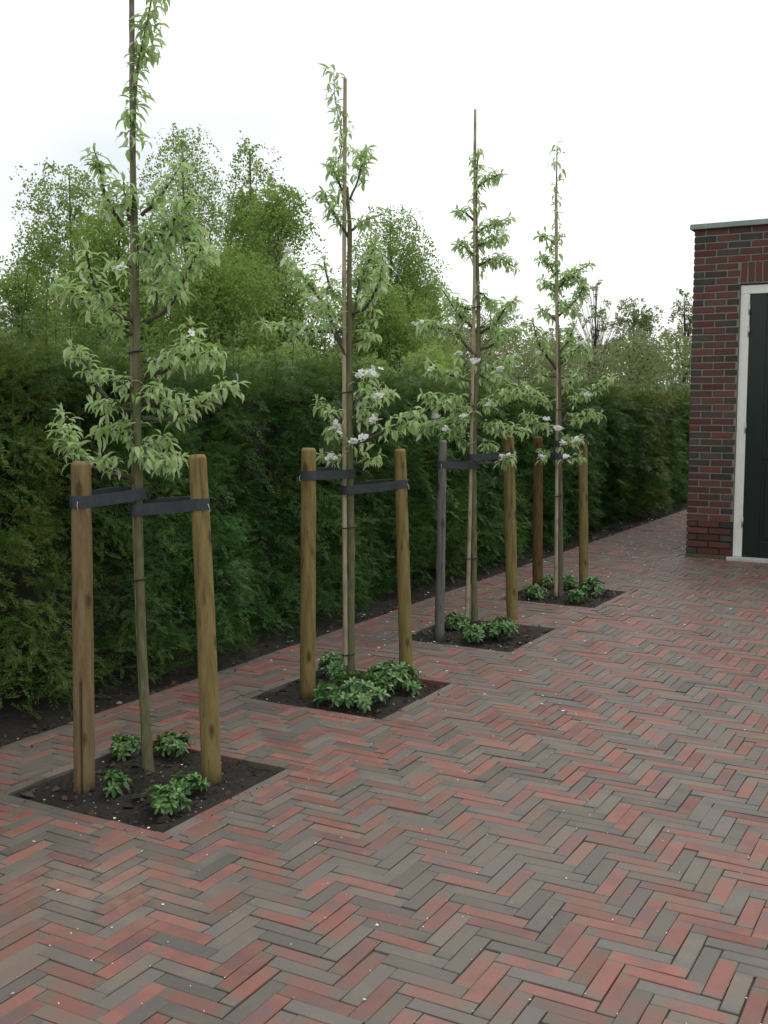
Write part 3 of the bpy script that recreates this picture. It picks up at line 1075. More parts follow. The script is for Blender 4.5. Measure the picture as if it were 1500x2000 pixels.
# ------------------------------------------------------------------ young pear trees
def leaf_mesh(L, wd, curl, fold, n=4):
    """one leaf along +X, upper side +Z"""
    prof = {4: [0.10, 0.72, 1.0, 0.66, 0.04]}[4]
    V, F = [], []
    for k in range(n + 1):
        t = k / n
        a = curl * t
        x = L * (math.sin(a) / curl if abs(curl) > 1e-3 else t)
        z = -L * ((1 - math.cos(a)) / curl if abs(curl) > 1e-3 else 0)
        hw = wd * 0.5 * prof[k]
        zz = hw * fold
        V += [(x, -hw, z + zz), (x, 0, z), (x, hw, z + zz)]
    for k in range(n):
        b = k * 3
        F += [(b, b + 3, b + 4, b + 1), (b + 1, b + 4, b + 5, b + 2)]
    return np.array(V), np.array(F)


def basis(d, up):
    X = norm(d)
    Y = norm(np.cross(up, X))
    Z = np.cross(X, Y)
    return np.stack([X, Y, Z], 1)


LEAFV = []
for v in range(8):
    V, F = leaf_mesh(0.051, 0.0132 + 0.0012 * (v % 3), [1.5, 1.1, 1.9, 0.6, 1.3, 2.2, 1.2, 1.6][v], [0.35, 0.5, 0.25, 0.8, 0.4, 0.3, 0.55, 0.45][v])
    c = np.zeros((len(V), 4), np.float32)
    c[:, 0] = [0.1, 0.5, 0.3, 0.85, 0.2, 0.7, 0.05, 0.95][v]
    c[:, 1] = [0.35, 0.5, 0.6, 0.45, 0.25, 0.55, 0.4, 0.7][v]
    c[:, 3] = 1
    LEAFV.append((V, F, c))
LEAFM = []
for V, F, c in LEAFV:
    mb = MB(); mb.add(V, F, c)
    LEAFM.append(mb.mesh('leaf', [M['pear_leaf']], True))


def flower_cluster(centre, size, rng, n=8):
    mb = MB()
    for k in range(n):
        c = centre + rng.normal(0, size * 0.42, 3) * np.array([1, 1, 0.6])
        nz = norm(np.array([rng.normal(0, .6), rng.normal(-.3, .6), 0.9]))
        B = basis(np.cross(nz, [0.3, 0.8, 0.1]), nz)
        for q in range(5):
            a = q * 2 * math.pi / 5 + rng.uniform(0, .3)
            r = 0.0145 * rng.uniform(.9, 1.2)
            ca, sa = math.cos(a), math.sin(a)
            pl = np.array([[0.001, 0, 0], [r * .55, -r * .42, .002], [r, -r * .2, .0035], [r, r * .2, .0035], [r * .55, r * .42, .002]])
            pl = np.stack([pl[:, 0] * ca - pl[:, 1] * sa, pl[:, 0] * sa + pl[:, 1] * ca, pl[:, 2]], -1)
            mb.add(pl @ B.T + c, np.array([[0, 1, 2, 3, 4]]), None, 0)
        V, F = lump(c + nz * 0.002, 0.0028, rng)
        mb.add(V, F, None, 1)
    return mb


def pear_tree(label, trunk_px, rad_px, branches, shoots, blossoms, w0, seed, spur, leaf_scale, bark):
    """trunk_px: pixels up the trunk; branches: polylines in photo pixels, each with its own reach towards or away from the lens"""
    g = np.random.default_rng(seed)
    base = at(*trunk_px[0], w0)
    tree = thing('pear_tree', label, 'tree', base, 'young pear trees in a row')
    TP = np.array([at(px, py, w0) for px, py in trunk_px])
    TP[0, 2] -= 0.03
    n = 70
    P = spline(TP, n)
    rr = np.interp(np.linspace(0, 1, n), np.linspace(0, 1, len(rad_px)), np.array(rad_px)) * w0 / FPX
    knots = 1 + 0.14 * (g.random(n) > 0.8)
    V, F = tube(P, rr * knots, 12, True, seed, 0.02)
    mb = MB(); mb.add(V, F)
    mb.build('trunk', bark, tree, True, origin=base)
    leaves = []

    def tuft(p, bd, k, up_bias=0.0, size=1.0):
        a0 = g.uniform(0, 6.28)
        for q in range(k):
            a = a0 + q * 2.4 + g.normal(0, .3)
            hd = np.array([math.cos(a), math.sin(a), 0])
            d = norm(hd * g.uniform(.6, 1.0) + bd * 0.35 + np.array([0, 0, g.normal(-0.12 + up_bias, 0.42)]))
            up = norm(np.array([g.normal(0, .35), g.normal(0, .35), 1.0]))
            sz = leaf_scale * size * g.uniform(0.55, 1.25)
            leaves.append((p + g.normal(0, .004, 3) + d * 0.004, basis(d, up), sz, g.integers(0, 8)))

    for bi, (pts, bare, thick) in enumerate(branches):
        off = g.uniform(-1, 1)
        L2 = np.cumsum([0] + [math.dist(pts[k], pts[k + 1]) for k in range(len(pts) - 1)])
        B = np.array([at(px, py, w0 + off * 0.75 * L2[k] / FPX * w0) for k, (px, py) in enumerate(pts)])
        m = max(8, int(L2[-1] / FPX * w0 / 0.02))
        Q = spline(B, m)
        Q[1:-1] += g.normal(0, 0.0015, Q[1:-1].shape)
        r0 = thick * w0 / FPX
        V, F = tube(Q, np.linspace(r0, max(r0 * 0.4, 0.0011), m), 6, True, bi, 0.06)
        mb = MB(); mb.add(V, F)
        LS = np.linalg.norm(np.diff(Q, axis=0), axis=1).sum()
        nt = max(3, int(LS * (1 - bare) / spur))
        for t in np.linspace(bare, 0.97, nt):
            k = min(int(t * (m - 1)), m - 2)
            bd = norm(Q[k + 1] - Q[k])
            side = norm(np.cross(bd, g.normal(0, 1, 3)))
            sl = g.uniform(0.008, 0.035)
            e = Q[k] + side * sl + np.array([0, 0, 0.006])
            V, F = tube([Q[k], e], [0.0015, 0.001], 4, False)
            mb.add(V, F)
            tuft(e, bd, g.integers(4, 7))
        mb.build('branch', M['twig'], tree, True, origin=B[0])
        e = Q[-1]
        bd = norm(Q[-1] - Q[-3])
        tuft(e, bd, 4)
        for q in range(3):             # young upright leaves at the tip
            d = norm(bd * 0.6 + np.array([g.normal(0, .3), g.normal(0, .3), 1.0]))
            leaves.append((e, basis(d, norm(g.normal(0, 1, 3))), leaf_scale * 0.7, 3))
    for (pts, nt, per) in shoots:       # leafy stretches of the leader
        B = np.array([at(px, py, w0) for px, py in pts])
        Q = spline(B, 40)
        if nt < 0:
            nt = -nt
        else:
            V, F = tube(Q, np.linspace(0.0035, 0.0015, 40), 6)
            mb = MB(); mb.add(V, F); mb.build('branch', M['twig'], tree, True, origin=B[0])
        for t in np.linspace(0, 1, nt):
            k = min(int(t * 39), 38)
            s = norm(np.array([g.normal(), g.normal(), 0.2]))
            tuft(Q[k] + s * g.uniform(.006, .035), s * .8, per, 0.0)
    for (px, py, size, nf) in blossoms:
        c = at(px, py, w0 + g.uniform(-0.16, -0.05)); nf = int(nf * 1.7)
        flower_cluster(c, size * w0 / FPX, g, nf).build('blossom', [M['petal'], M['centre']], tree, origin=c)
        tuft(c - np.array([0, 0, 0.022]) + FWD * 0.02, np.array([0, 0, 0.1]), 5)
    leaves.sort(key=lambda l: depth(l[0]))
    bv = Vector(base)
    for (p, Bm, s, v) in leaves[:300]:
        o = bpy.data.objects.new('leaf', LEAFM[v])
        COL.objects.link(o)
        o.parent = tree
        M4 = Matrix(Bm.tolist()).to_4x4() @ Matrix.Scale(s, 4)
        M4.translation = Vector(p) - bv
        o.matrix_basis = M4
    if len(leaves) > 300:
        mb = MB()
        for (p, Bm, s, v) in leaves[300:]:
            V, F, c = LEAFV[v]
            mb.add((V * s) @ Bm.T + p, F, c)
        tag(mb.build('leaves', M['pear_leaf'], tree, True, origin=base), kind='stuff')
    return tree, P


W1 = depth(gnd(290, 1510)); W2 = depth(gnd(683, 1322)); W3 = depth(gnd(925, 1213)); W4 = depth(gnd(1093, 1165))

T1 = dict(
    trunk_px=[(290, 1516), (283, 1380), (277, 1250), (272, 1080), (270, 940), (267, 800), (266, 640), (265, 480), (262, 345), (262, 250), (268, 140), (290, 30), (302, -40)],
    rad_px=[11.5, 9.5, 9, 8.5, 8.5, 8, 7.0, 5.8, 4.2, 3.2, 2.4, 2, 1.5],
    branches=[
        ([(268, 946), (240, 926), (212, 908), (196, 897)], 0.55, 4), ([(262, 935), (225, 928), (189, 915), (160, 895), (140, 873), (126, 845), (122, 805)], 0.5, 4),
        ([(268, 868), (300, 865), (335, 880), (352, 895)], 0.15, 4), ([(266, 862), (240, 845), (215, 835), (196, 850)], 0.15, 4),
        ([(268, 850), (255, 838), (246, 824)], 0.1, 3), ([(268, 880), (285, 880), (310, 900), (330, 912)], 0.1, 3),
        ([(280, 817), (312, 820), (343, 815), (385, 792), (425, 765), (462, 748)], 0.4, 5), ([(280, 785), (305, 788), (335, 792), (360, 785)], 0.4, 4),
        ([(259, 801), (220, 796), (182, 789)], 0.5, 4), ([(217, 796), (200, 765), (182, 733), (158, 700), (140, 680)], 0.35, 4),
        ([(280, 736), (325, 722), (360, 698), (402, 690), (425, 705)], 0.45, 6), ([(360, 698), (366, 665), (371, 635)], 0.3, 3),
        ([(280, 705), (320, 702), (350, 690)], 0.3, 4), ([(260, 628), (232, 615), (205, 590), (182, 547), (168, 490)], 0.35, 5),
        ([(205, 600), (171, 590), (135, 565), (112, 550)], 0.3, 4), ([(257, 654), (235, 642), (224, 630), (205, 600)], 0.4, 3),
        ([(287, 630), (329, 600), (348, 565), (378, 510), (392, 480)], 0.4, 5), ([(304, 610), (306, 565), (308, 530)], 0.4, 3),
        ([(276, 421), (300, 400), (325, 369), (353, 320)], 0.3, 4), ([(252, 432), (248, 395), (241, 355)], 0.25, 3),
        ([(241, 442), (222, 415), (205, 380), (195, 330), (186, 300)], 0.3, 4), ([(325, 442), (352, 415), (374, 386)], 0.2, 3),
        ([(269, 467), (290, 462), (325, 442), (350, 440)], 0.1, 4), ([(300, 458), (345, 462), (385, 475), (415, 505)], 0.1, 4),
        ([(290, 470), (320, 490), (340, 530)], 0.1, 3), ([(275, 480), (300, 500), (312, 530)], 0.1, 3),
        ([(255, 520), (240, 520), (225, 522)], 0.4, 2.5), ([(330, 460), (370, 440), (395, 455)], 0.1, 3),
        ([(268, 760), (240, 750), (225, 742)], 0.2, 3), ([(272, 770), (295, 765), (310, 750)], 0.2, 3)],
    shoots=[([(262, 290), (262, 200), (270, 120), (285, 60)], -38, 4), ([(280, 120), (295, 60), (303, 10), (305, -40)], -24, 5)],
    blossoms=[(370, 655, 10, 2), (240, 522, 13, 3)])
T2 = dict(
    trunk_px=[(684, 1327), (685, 1220), (686, 1080), (684, 950), (682, 800), (683, 660), (682, 560), (683, 450), (680, 400), (678, 365)],
    rad_px=[9, 7.5, 7, 6.5, 6.2, 5.6, 5, 4.2, 3.4, 2.8],
    branches=[
        ([(682, 597), (660, 580), (645, 562), (633, 511)], 0.4, 4), ([(677, 683), (660, 655), (645, 623), (615, 570), (593, 543), (561, 505)], 0.5, 4),
        ([(668, 648), (630, 648), (593, 644), (555, 640), (518, 634)], 0.3, 3.5), ([(687, 669), (710, 660), (724, 646), (729, 548)], 0.35, 4),
        ([(687, 613), (715, 599), (738, 555), (747, 520)], 0.3, 4), ([(687, 450), (703, 436), (719, 427), (752, 417)], 0.3, 3),
        ([(680, 464), (654, 422), (640, 395), (631, 375)], 0.2, 3), ([(684, 389), (701, 343), (708, 315), (712, 295)], 0.35, 2.5),
        ([(670, 375), (654, 340), (652, 320)], 0.3, 2.5), ([(689, 744), (706, 738), (724, 728)], 0.5, 3),
        ([(687, 819), (705, 815), (724, 809), (745, 775)], 0.3, 3), ([(689, 872), (710, 862), (733, 851), (765, 835), (799, 819), (822, 810)], 0.55, 4),
        ([(668, 828), (650, 810), (635, 800), (622, 783)], 0.2, 3), ([(675, 900), (655, 895), (631, 889)], 0.2, 3),
        ([(688, 905), (705, 905), (722, 895), (738, 889)], 0.5, 3), ([(687, 640), (700, 560), (712, 530), (735, 470)], 0.3, 3),
        ([(677, 700), (650, 640), (640, 590)], 0.5, 3), ([(655, 620), (620, 600), (600, 575)], 0.2, 2.5),
        ([(689, 800), (705, 775), (740, 760), (765, 770)], 0.3, 2.5), ([(680, 860), (660, 850), (640, 850)], 0.2, 2.5)],
    shoots=[([(672, 400), (660, 330), (668, 270), (654, 190), (652, 125)], 38, 4), ([(690, 320), (686, 260), (680, 230)], -5, 3)],
    blossoms=[(659, 833, 16, 14), (724, 728, 16, 12), (700, 735, 9, 6), (731, 821, 12, 8), (710, 856, 11, 8), (738, 772, 9, 7), (648, 893, 10, 7), (563, 490, 7, 5), (690, 860, 9, 6), (610, 585, 8, 5), (735, 560, 8, 5)])
T3 = dict(
    trunk_px=[(927, 1217), (926, 1120), (926, 1000), (926, 900), (928, 800), (934, 690), (934, 600), (932, 500), (930, 420), (931, 350), (934, 290)],
    rad_px=[6.5, 5.5, 5, 5, 5, 4.4, 3.8, 3, 2.4, 1.8, 1.2],
    branches=[
        ([(936, 651), (912, 630), (892, 609), (864, 567)], 0.4, 3.5), ([(930, 697), (887, 651), (850, 640), (822, 637)], 0.3, 3),
        ([(938, 650), (967, 632), (985, 605), (1003, 588)], 0.3, 3), ([(939, 683), (965, 672), (985, 651), (1022, 645)], 0.3, 3),
        ([(934, 520), (955, 508), (975, 505), (1005, 522)], 0.2, 2.5), ([(932, 455), (955, 440), (970, 436), (992, 425)], 0.1, 2.5),
        ([(931, 365), (955, 350), (978, 340)], 0.4, 2.5), ([(928, 500), (910, 485), (894, 476)], 0.1, 2.5),
        ([(925, 431), (908, 415), (896, 410)], 0.4, 2.5), ([(925, 830), (895, 828), (873, 828), (840, 833), (810, 837)], 0.15, 3),
        ([(924, 770), (890, 775), (860, 790), (825, 770)], 0.3, 3), ([(932, 837), (960, 835), (985, 837), (1025, 842)], 0.25, 3.5),
        ([(932, 800), (960, 785), (990, 772), (1020, 755)], 0.2, 3), ([(922, 885), (908, 865), (893, 850), (870, 832)], 0.2, 2.5),
        ([(930, 905), (955, 905), (980, 900), (1002, 893)], 0.75, 2.5), ([(930, 749), (890, 735), (859, 725), (838, 708)], 0.2, 3),
        ([(937, 700), (945, 720), (980, 715), (1010, 700)], 0.2, 3), ([(932, 860), (955, 865), (960, 880)], 0.4, 2.5),
        ([(934, 570), (950, 580), (965, 600)], 0.4, 2), ([(934, 640), (960, 640), (975, 665)], 0.3, 2.5), ([(934, 610), (905, 600), (885, 590)], 0.3, 2.5),
        ([(933, 480), (960, 470), (985, 465)], 0.1, 2.5), ([(930, 815), (905, 805), (885, 800)], 0.2, 2), ([(935, 730), (960, 745), (985, 740)], 0.1, 2)],
    shoots=[([(932, 410), (930, 350), (934, 290)], -26, 4), ([(934, 600), (933, 520), (932, 440)], -14, 3)],
    blossoms=[(822, 632, 12, 8), (928, 706, 10, 8), (976, 721, 9, 7), (852, 814, 10, 8), (905, 812, 7, 5), (985, 892, 12, 10), (985, 452, 10, 7), (870, 838, 7, 5), (958, 790, 8, 6), (895, 690, 7, 5), (840, 720, 7, 5)])
T4 = dict(
    trunk_px=[(1094, 1168), (1094, 1080), (1094, 1000), (1093, 900), (1092, 800), (1091, 720), (1088, 620), (1087, 520), (1087, 430), (1087, 360), (1088, 285)],
    rad_px=[6.5, 5.5, 5, 5, 5, 4.4, 3.6, 3, 2.3, 1.5, 0.8],
    branches=[
        ([(1086, 721), (1068, 695), (1051, 669), (1041, 630)], 0.35, 3), ([(1095, 711), (1110, 697), (1125, 683), (1149, 662)], 0.3, 3),
        ([(1088, 567), (1105, 548), (1121, 534), (1150, 518)], 0.15, 2.5), ([(1088, 540), (1070, 515), (1056, 500)], 0.1, 2.5),
        ([(1087, 480), (1068, 465), (1054, 460)], 0.1, 2), ([(1093, 791), (1115, 785), (1140, 772), (1172, 755), (1193, 738)], 0.3, 3),
        ([(1094, 825), (1120, 814), (1145, 812), (1172, 809)], 0.3, 3), ([(1088, 790), (1068, 782), (1051, 777), (1029, 755)], 0.2, 2.5),
        ([(1088, 850), (1060, 837), (1040, 820), (1025, 809)], 0.2, 2.5), ([(1096, 865), (1115, 858), (1135, 858)], 0.2, 2.5),
        ([(1090, 618), (1121, 590), (1135, 570), (1140, 560)], 0.2, 2.5), ([(1086, 627), (1070, 612), (1056, 604)], 0.2, 2.5),
        ([(1086, 735), (1065, 735), (1055, 728)], 0.6, 2.5), ([(1095, 760), (1115, 745), (1135, 720)], 0.2, 2.5),
        ([(1093, 690), (1110, 665), (1120, 640)], 0.3, 2.5), ([(1092, 880), (1070, 880), (1058, 890)], 0.5, 2), ([(1095, 700), (1130, 680), (1150, 690)], 0.4, 2),
        ([(1090, 590), (1110, 600), (1130, 620)], 0.2, 2), ([(1086, 570), (1068, 560), (1060, 545)], 0.1, 2), ([(1096, 905), (1115, 900), (1132, 890)], 0.6, 2),
        ([(1100, 545), (1125, 540), (1140, 550)], 0.0, 2)],
    shoots=[([(1087, 440), (1087, 380), (1087, 320), (1088, 282)], -24, 3), ([(1088, 600), (1087, 520), (1087, 450)], -26, 4)],
    blossoms=[(1137, 669, 9, 7), (1093, 837, 9, 7), (1125, 858, 11, 9), (1060, 893, 9, 8), (1069, 819, 7, 5), (1098, 865, 7, 5), (1105, 892, 6, 4), (1050, 690, 7, 5), (1150, 770, 7, 5), (1075, 660, 6, 4)])

trees = []
for lab, T, w0, seed, spur, ls, bk in (
        ('young pear tree in the nearest soil square, its leader running out of the picture top', T1, W1, 1, 0.0088, 1.08, M['bark']),
        ('young pear tree with large white blossom clusters, second nearest, in the second soil square', T2, W2, 2, 0.0100, 1.10, M['bark']),
        ('young pear tree beside the grey weathered stake, its cane rising bare above the top leaves', T3, W3, 3, 0.0090, 1.18, M['bark']),
        ('farthest young pear tree of the row, thin wispy tip, nearest the brick building', T4, W4, 4, 0.0098, 1.18, M['bark_up'])):
    trees.append(pear_tree(lab, T['trunk_px'], T['rad_px'], T['branches'], T['shoots'], T['blossoms'], w0, seed, spur, ls, bk))

# ------------------------------------------------------------------ stakes, canes and ties
def stake(label, m, base_px, top_px, r_base, r_top, w, seed, groove=None, bend=0.0):
    b = at(*base_px, w); tp = at(*top_px, w)
    g = np.random.default_rng(seed)
    o = np.array([b[0], b[1], 0.0])
    n, k = 44, 26
    t = np.concatenate([np.linspace(0, 0.985, n - 3), [0.991, 0.997, 1.0]])
    P = b[None] * (1 - t)[:, None] + tp[None] * t[:, None]
    P[0, 2] -= 0.05
    P += np.outer(np.sin(t * math.pi) * bend, RIGHT)
    rad = np.interp(t, [0, 1], [r_base, r_top]) * w / FPX
    rad[-3:] *= np.array([0.97, 0.88, 0.72])
    V, F = tube(P, rad, k)
    ang = np.arange(k) * 2 * math.pi / k
    Q = V[:n * k].reshape(n, k, 3)
    ctr = P[:, None]
    crack = []
    wob = 1 + 0.035 * np.sin(ang[None] * 2 + g.uniform(0, 6) + t[:, None] * 2) + 0.03 * fbm(ang[None] * 1.6 + 0 * t[:, None], t[:, None] * 9 + 0 * ang[None], seed)
    if groove:
        d = norm(Q - ctr)
        facing = (d * (groove[0] * RIGHT - FWD)[None, None]).sum(-1)
        for row in range(n):
            if groove[1] <= t[row] <= groove[2]:
                j = int(np.argmax(facing[row])); wob[row, j] *= 0.74 if groove[3] < 0.3 else 0.94; crack.append(row * k + j)
    Q = ctr + (Q - ctr) * wob[..., None]
    V[:n * k] = Q.reshape(-1, 3)
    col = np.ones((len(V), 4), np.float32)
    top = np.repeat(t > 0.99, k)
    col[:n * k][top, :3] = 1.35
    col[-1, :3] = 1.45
    if crack: col[np.array(crack), :3] = groove[3]
    mb = MB(); mb.add(V, F, col)
    ob = mb.build('tree_stake', m, None, True, origin=o)
    tag(ob, label, 'stake', 'wooden stakes beside the young trees')
    return dict(b=b, t=tp, rb=r_base * w / FPX, rt=r_top * w / FPX, w=w)


def stake_at(s, py):
    """axis point and radius at a photo row"""
    y0, y1 = screen(s['b'])[1], screen(s['t'])[1]
    f = (py - y0) / (y1 - y0)
    return s['b'] * (1 - f) + s['t'] * f, s['rb'] * (1 - f) + s['rt'] * f


wst = lambda px, py: depth(gnd(px, py))
S1L = stake('tan round stake with a long drying crack, left of the nearest tree', M['stake_tan'], (165, 1537), (158, 901), 19.5, 19.5, wst(165, 1535), 1, (-0.05, 0.0, 0.34, 0.22))
S1R = stake('thick yellow-brown stake leaning slightly left, right of the nearest tree', M['stake'], (413, 1516), (385, 888), 19.5, 16.8, wst(413, 1516), 2, (0.62, 0.80, 0.985, 0.5), 0.004)
S2L = stake('stout yellow-brown stake with a flat top, left of the second tree', M['stake'], (601, 1355), (603, 875), 16, 14.3, wst(601, 1353), 3)
S2R = stake('slender yellow-brown stake with a chamfered top, right of the second tree', M['stake'], (793, 1322), (781, 877), 13.5, 12, wst(793, 1321), 4, None, 0.002)
S3L = stake('thin grey weathered stake left of the third tree', M['stake_grey'], (858, 1243), (865, 860), 9.5, 8, wst(858, 1243), 5, (0.1, 0.2, 0.7, 0.6))
S3R = stake('broad olive-brown stake right of the third tree, opposite the grey stake', M['stake'], (1001, 1210), (993, 851), 11, 11.2, wst(1001, 1209), 6, (0.15, 0.35, 0.95, 0.62))
S4L = stake('reddish-brown stake left of the farthest tree, its top hidden among leaves', M['stake_brown'], (1050, 1147), (1051, 853), 9.6, 8.5, wst(1050, 1146), 7)
S4R = stake('smooth yellow-brown stake right of the farthest tree, nearest the building', M['stake'], (1140, 1144), (1138, 857), 9, 8.4, wst(1140, 1144), 8, None, 0.002)


def cane(label, m, pts, r0, r1, w, rings, offs=0.0):
    P = spline(np.array([at(px, py, w + offs) for px, py in pts]), 60)
    P[0, 2] -= 0.03
    seg = np.linalg.norm(np.diff(P, axis=0), axis=1).cumsum()
    rr = np.linspace(r0, r1, 60) * w / FPX
    rr[::5] *= 1.12
    V, F = tube(P, rr, 10)
    col = np.ones((len(V), 4), np.float32)
    col[:600].reshape(60, 10, 4)[::5, :, :3] = 0.72
    o = P[1]
    mb = MB(); mb.add(V, F, col)
    c = mb.build('bamboo_cane', m, None, True, origin=o)
    tag(c, label, 'cane', 'canes tied to the young trees')
    for (px, py, rx, gap) in rings:      # black ties round cane and trunk
        ctr = at(px, py, w)
        a = np.linspace(0, 2 * math.pi, 17)[:-1]
        rm = rx * w / FPX
        ring = ctr + np.cos(a)[:, None] * RIGHT * rm + np.sin(a)[:, None] * np.array([FWD[0], FWD[1], 0]) * (rm * 0.75) + np.array([0, 0, 1]) * (0.004 * np.cos(a))[:, None]
        ring = np.concatenate([ring, ring[:2]])
        V, F = tube(ring, 0.0032, 6, False)
        mb = MB(); mb.add(V, F)
        mb.build('tie_ring', M['black'], c, True, origin=ctr)
    return c


cane('grey-brown bamboo cane tied to the nearest tree, running out of the picture top', M['cane_grey'],
     [(284, 1480), (272, 1250), (264, 1000), (261, 800), (260, 600), (259, 345), (258, 150), (257, -40)], 6.0, 5.3, W1, [(270, 1132, 14, 0), (266, 687, 15, 0)], 0.012)
cane('pale tan bamboo cane tied to the left of the second tree trunk', M['cane'],
     [(676, 1318), (674, 1150), (673, 950), (673, 800), (672, 560), (673, 350), (674, 153)], 5.4, 3.6, W2, [(681, 1030, 13, 0), (681, 1278, 12, 0), (679, 766, 13, 0)], -0.004)
cane('pale straight bamboo cane standing clear of the third trunk, bare at the top', M['cane'],
     [(912, 1216), (915, 1120), (919, 960), (922, 800), (926, 600), (927, 400), (928, 214)], 4.4, 2.6, W3, [(921, 1090, 13, 0), (930, 600, 10, 0)], -0.004)
cane('pale bamboo cane against the left of the farthest tree trunk', M['cane'],
     [(1086, 1165), (1087, 1050), (1088, 900), (1089, 750), (1087, 560), (1086, 400), (1087, 366)], 4, 2.4, W4, [(1091, 968, 9.5, 0), (1090, 800, 9, 0)], -0.004)


def tie(label, st_, sy, tx, ty, wt, rt_px, side, nail, hgt=0.041):
    """black strap laid as a figure eight round a stake and a trunk"""
    S, rs = stake_at(st_, sy)
    Tt = at(tx, ty, wt)
    rs += 0.004
    rt = rt_px * wt / FPX + 0.004
    ax = np.array([Tt[0] - S[0], Tt[1] - S[1], 0]); D = np.linalg.norm(ax); ax /= D
    nr = np.array([-ax[1], ax[0], 0])
    pts, tw = [], []
    front = -1.0 if nr @ np.array([S[0], S[1], 0]) > 0 else 1.0      # which side of the loop looks at the lens
    for a in np.linspace(math.pi / 2, 1.5 * math.pi, 14):   # outer side of the stake, seen from the trunk
        pts.append((S + ax * rs * math.cos(a) + nr * rs * math.sin(a), 0)); tw.append(0)
    arc = [Tt + ax * rt * math.cos(a) + nr * rt * math.sin(a) for a in np.linspace(-math.pi / 2, math.pi / 2, 14)]
    for q, (p0, p1) in ((-1.0, (pts[-1][0], arc[0])), (1.0, (arc[-1], pts[0][0]))):
        if q > 0:
            for p in arc:
                pts.append((p, 0)); tw.append(0)
        up_ = -0.004 if q * front > 0 else 0.011                     # the strand behind rides a little higher
        for f in np.linspace(0, 1, 14)[1:-1]:
            b_ = math.sin(f * math.pi)
            pts.append((p0 * (1 - f) + p1 * f + np.array([0, 0, up_ * b_]) - nr * q * b_ * min(rs, rt) * 0.45, 1)); tw.append(0.0 if q * front > 0 else -0.25 * b_)
    P = np.array([p for p, _ in pts]); tw = np.array(tw)
    n = len(P)
    T = norm(np.roll(P, -1, 0) - np.roll(P, 1, 0))
    Nn = norm(np.cross(T, [0, 0, 1.0]))
    Up = np.array([0, 0, 1.0]) * np.cos(tw)[:, None] + Nn * np.sin(tw)[:, None]
    Nn = np.cross(T, Up)
    h, th = hgt / 2, 0.0016
    V = np.stack([P - Up * h - Nn * th, P + Up * h - Nn * th, P + Up * h + Nn * th, P - Up * h + Nn * th], 1).reshape(-1, 3)
    i = np.arange(n)[:, None] * 4; i2 = ((np.arange(n) + 1) % n)[:, None] * 4
    j = np.arange(4)[None]; j2 = (j + 1) % 4
    F = np.stack([i + j, i + j2, i2 + j2, i2 + j], -1).reshape(-1, 4)
    o = (S + Tt) / 2
    root = thing('tree_tie', label, 'tie', o, 'black straps between stakes and trunks')
    mb = MB(); mb.add(V, F); mb.build('strap', M['rubber'], root, origin=o)
    to_cam = norm(np.array([-S[0], -S[1], 0]))
    sd = norm(to_cam + np.array([RIGHT[0], RIGHT[1], 0]) * nail)
    c = S + sd * (rs + 0.004)
    mb = MB(); V, F = lump(c, 0.0042, np.random.default_rng(3)); mb.add(V, F)
    V, F = tube([c, c + sd * 0.006 + np.array([0, 0, -0.012]), c + sd * 0.004 + np.array([0.004, 0, -0.026])], 0.0009, 5); mb.add(V, F)
    mb.build('nail', M['nail'], root, origin=c)


tie('black strap nailed to the cracked tan stake, left of the nearest trunk', S1L, 979, 269, 963, W1, 14, -1, -0.3)
tie('black strap from the nearest trunk to the thick leaning stake on its right', S1R, 984, 271, 994, W1, 14, 1, 1.6)
tie('black strap from the flat-topped stout stake to the second trunk', S2L, 928, 679, 924, W2, 13, -1, -1.7)
tie('black strap from the second trunk to the slender chamfered stake', S2R, 945, 680, 956, W2, 13, 1, 1.7)
tie('black strap round the grey weathered stake and the third trunk', S3L, 907, 923, 909, W3, 11, -1, -0.2)
tie('black strap from the third trunk to the broad olive-brown stake, behind white blossom', S3R, 886, 924, 893, W3, 11, 1, 1.5)
tie('black strap round the reddish-brown stake and the farthest trunk', S4L, 888, 1091, 889, W4, 9, -1, -1.0)
tie('black strap from the farthest trunk to the smooth stake nearest the building', S4R, 861, 1091, 866, W4, 9, 1, 1.6)

# ------------------------------------------------------------------ evergreen plants in the soil squares
def small_leaf(L, wd, curl):
    prof = [0.22, 0.80, 1.0, 0.30]
    V, F = [], []
    for k in range(4):
        tt = k / 3
        hw = wd * 0.5 * prof[k]
        V += [(L * tt, -hw, -curl * L * tt * tt + hw * 0.3), (L * tt, 0, -curl * L * tt * tt), (L * tt, hw, -curl * L * tt * tt + hw * 0.3)]
    for k in range(3):
        b = k * 3
        F += [(b, b + 3, b + 4, b + 1), (b + 1, b + 4, b + 5, b + 2)]
    return np.array(V), np.array(F)


SLV, SLM = [], []
for v in range(6):
    V, F = small_leaf(0.030, 0.0125 + 0.001 * (v % 3), [0.1, 0.3, 0.5, 0.2, 0.4, 0.0][v])
    c = np.zeros((len(V), 4), np.float32); c[:, 0] = [0.1, 0.3, 0.2, 0.75, 0.0, 1.0][v]; c[:, 1] = [0.35, 0.5, 0.25, 0.6, 0.4, 0.8][v]; c[:, 3] = 1
    SLV.append((V, F, c))
    mb = MB(); mb.add(V, F, c); SLM.append(mb.mesh('leaf', [M['shrub_leaf']], True))


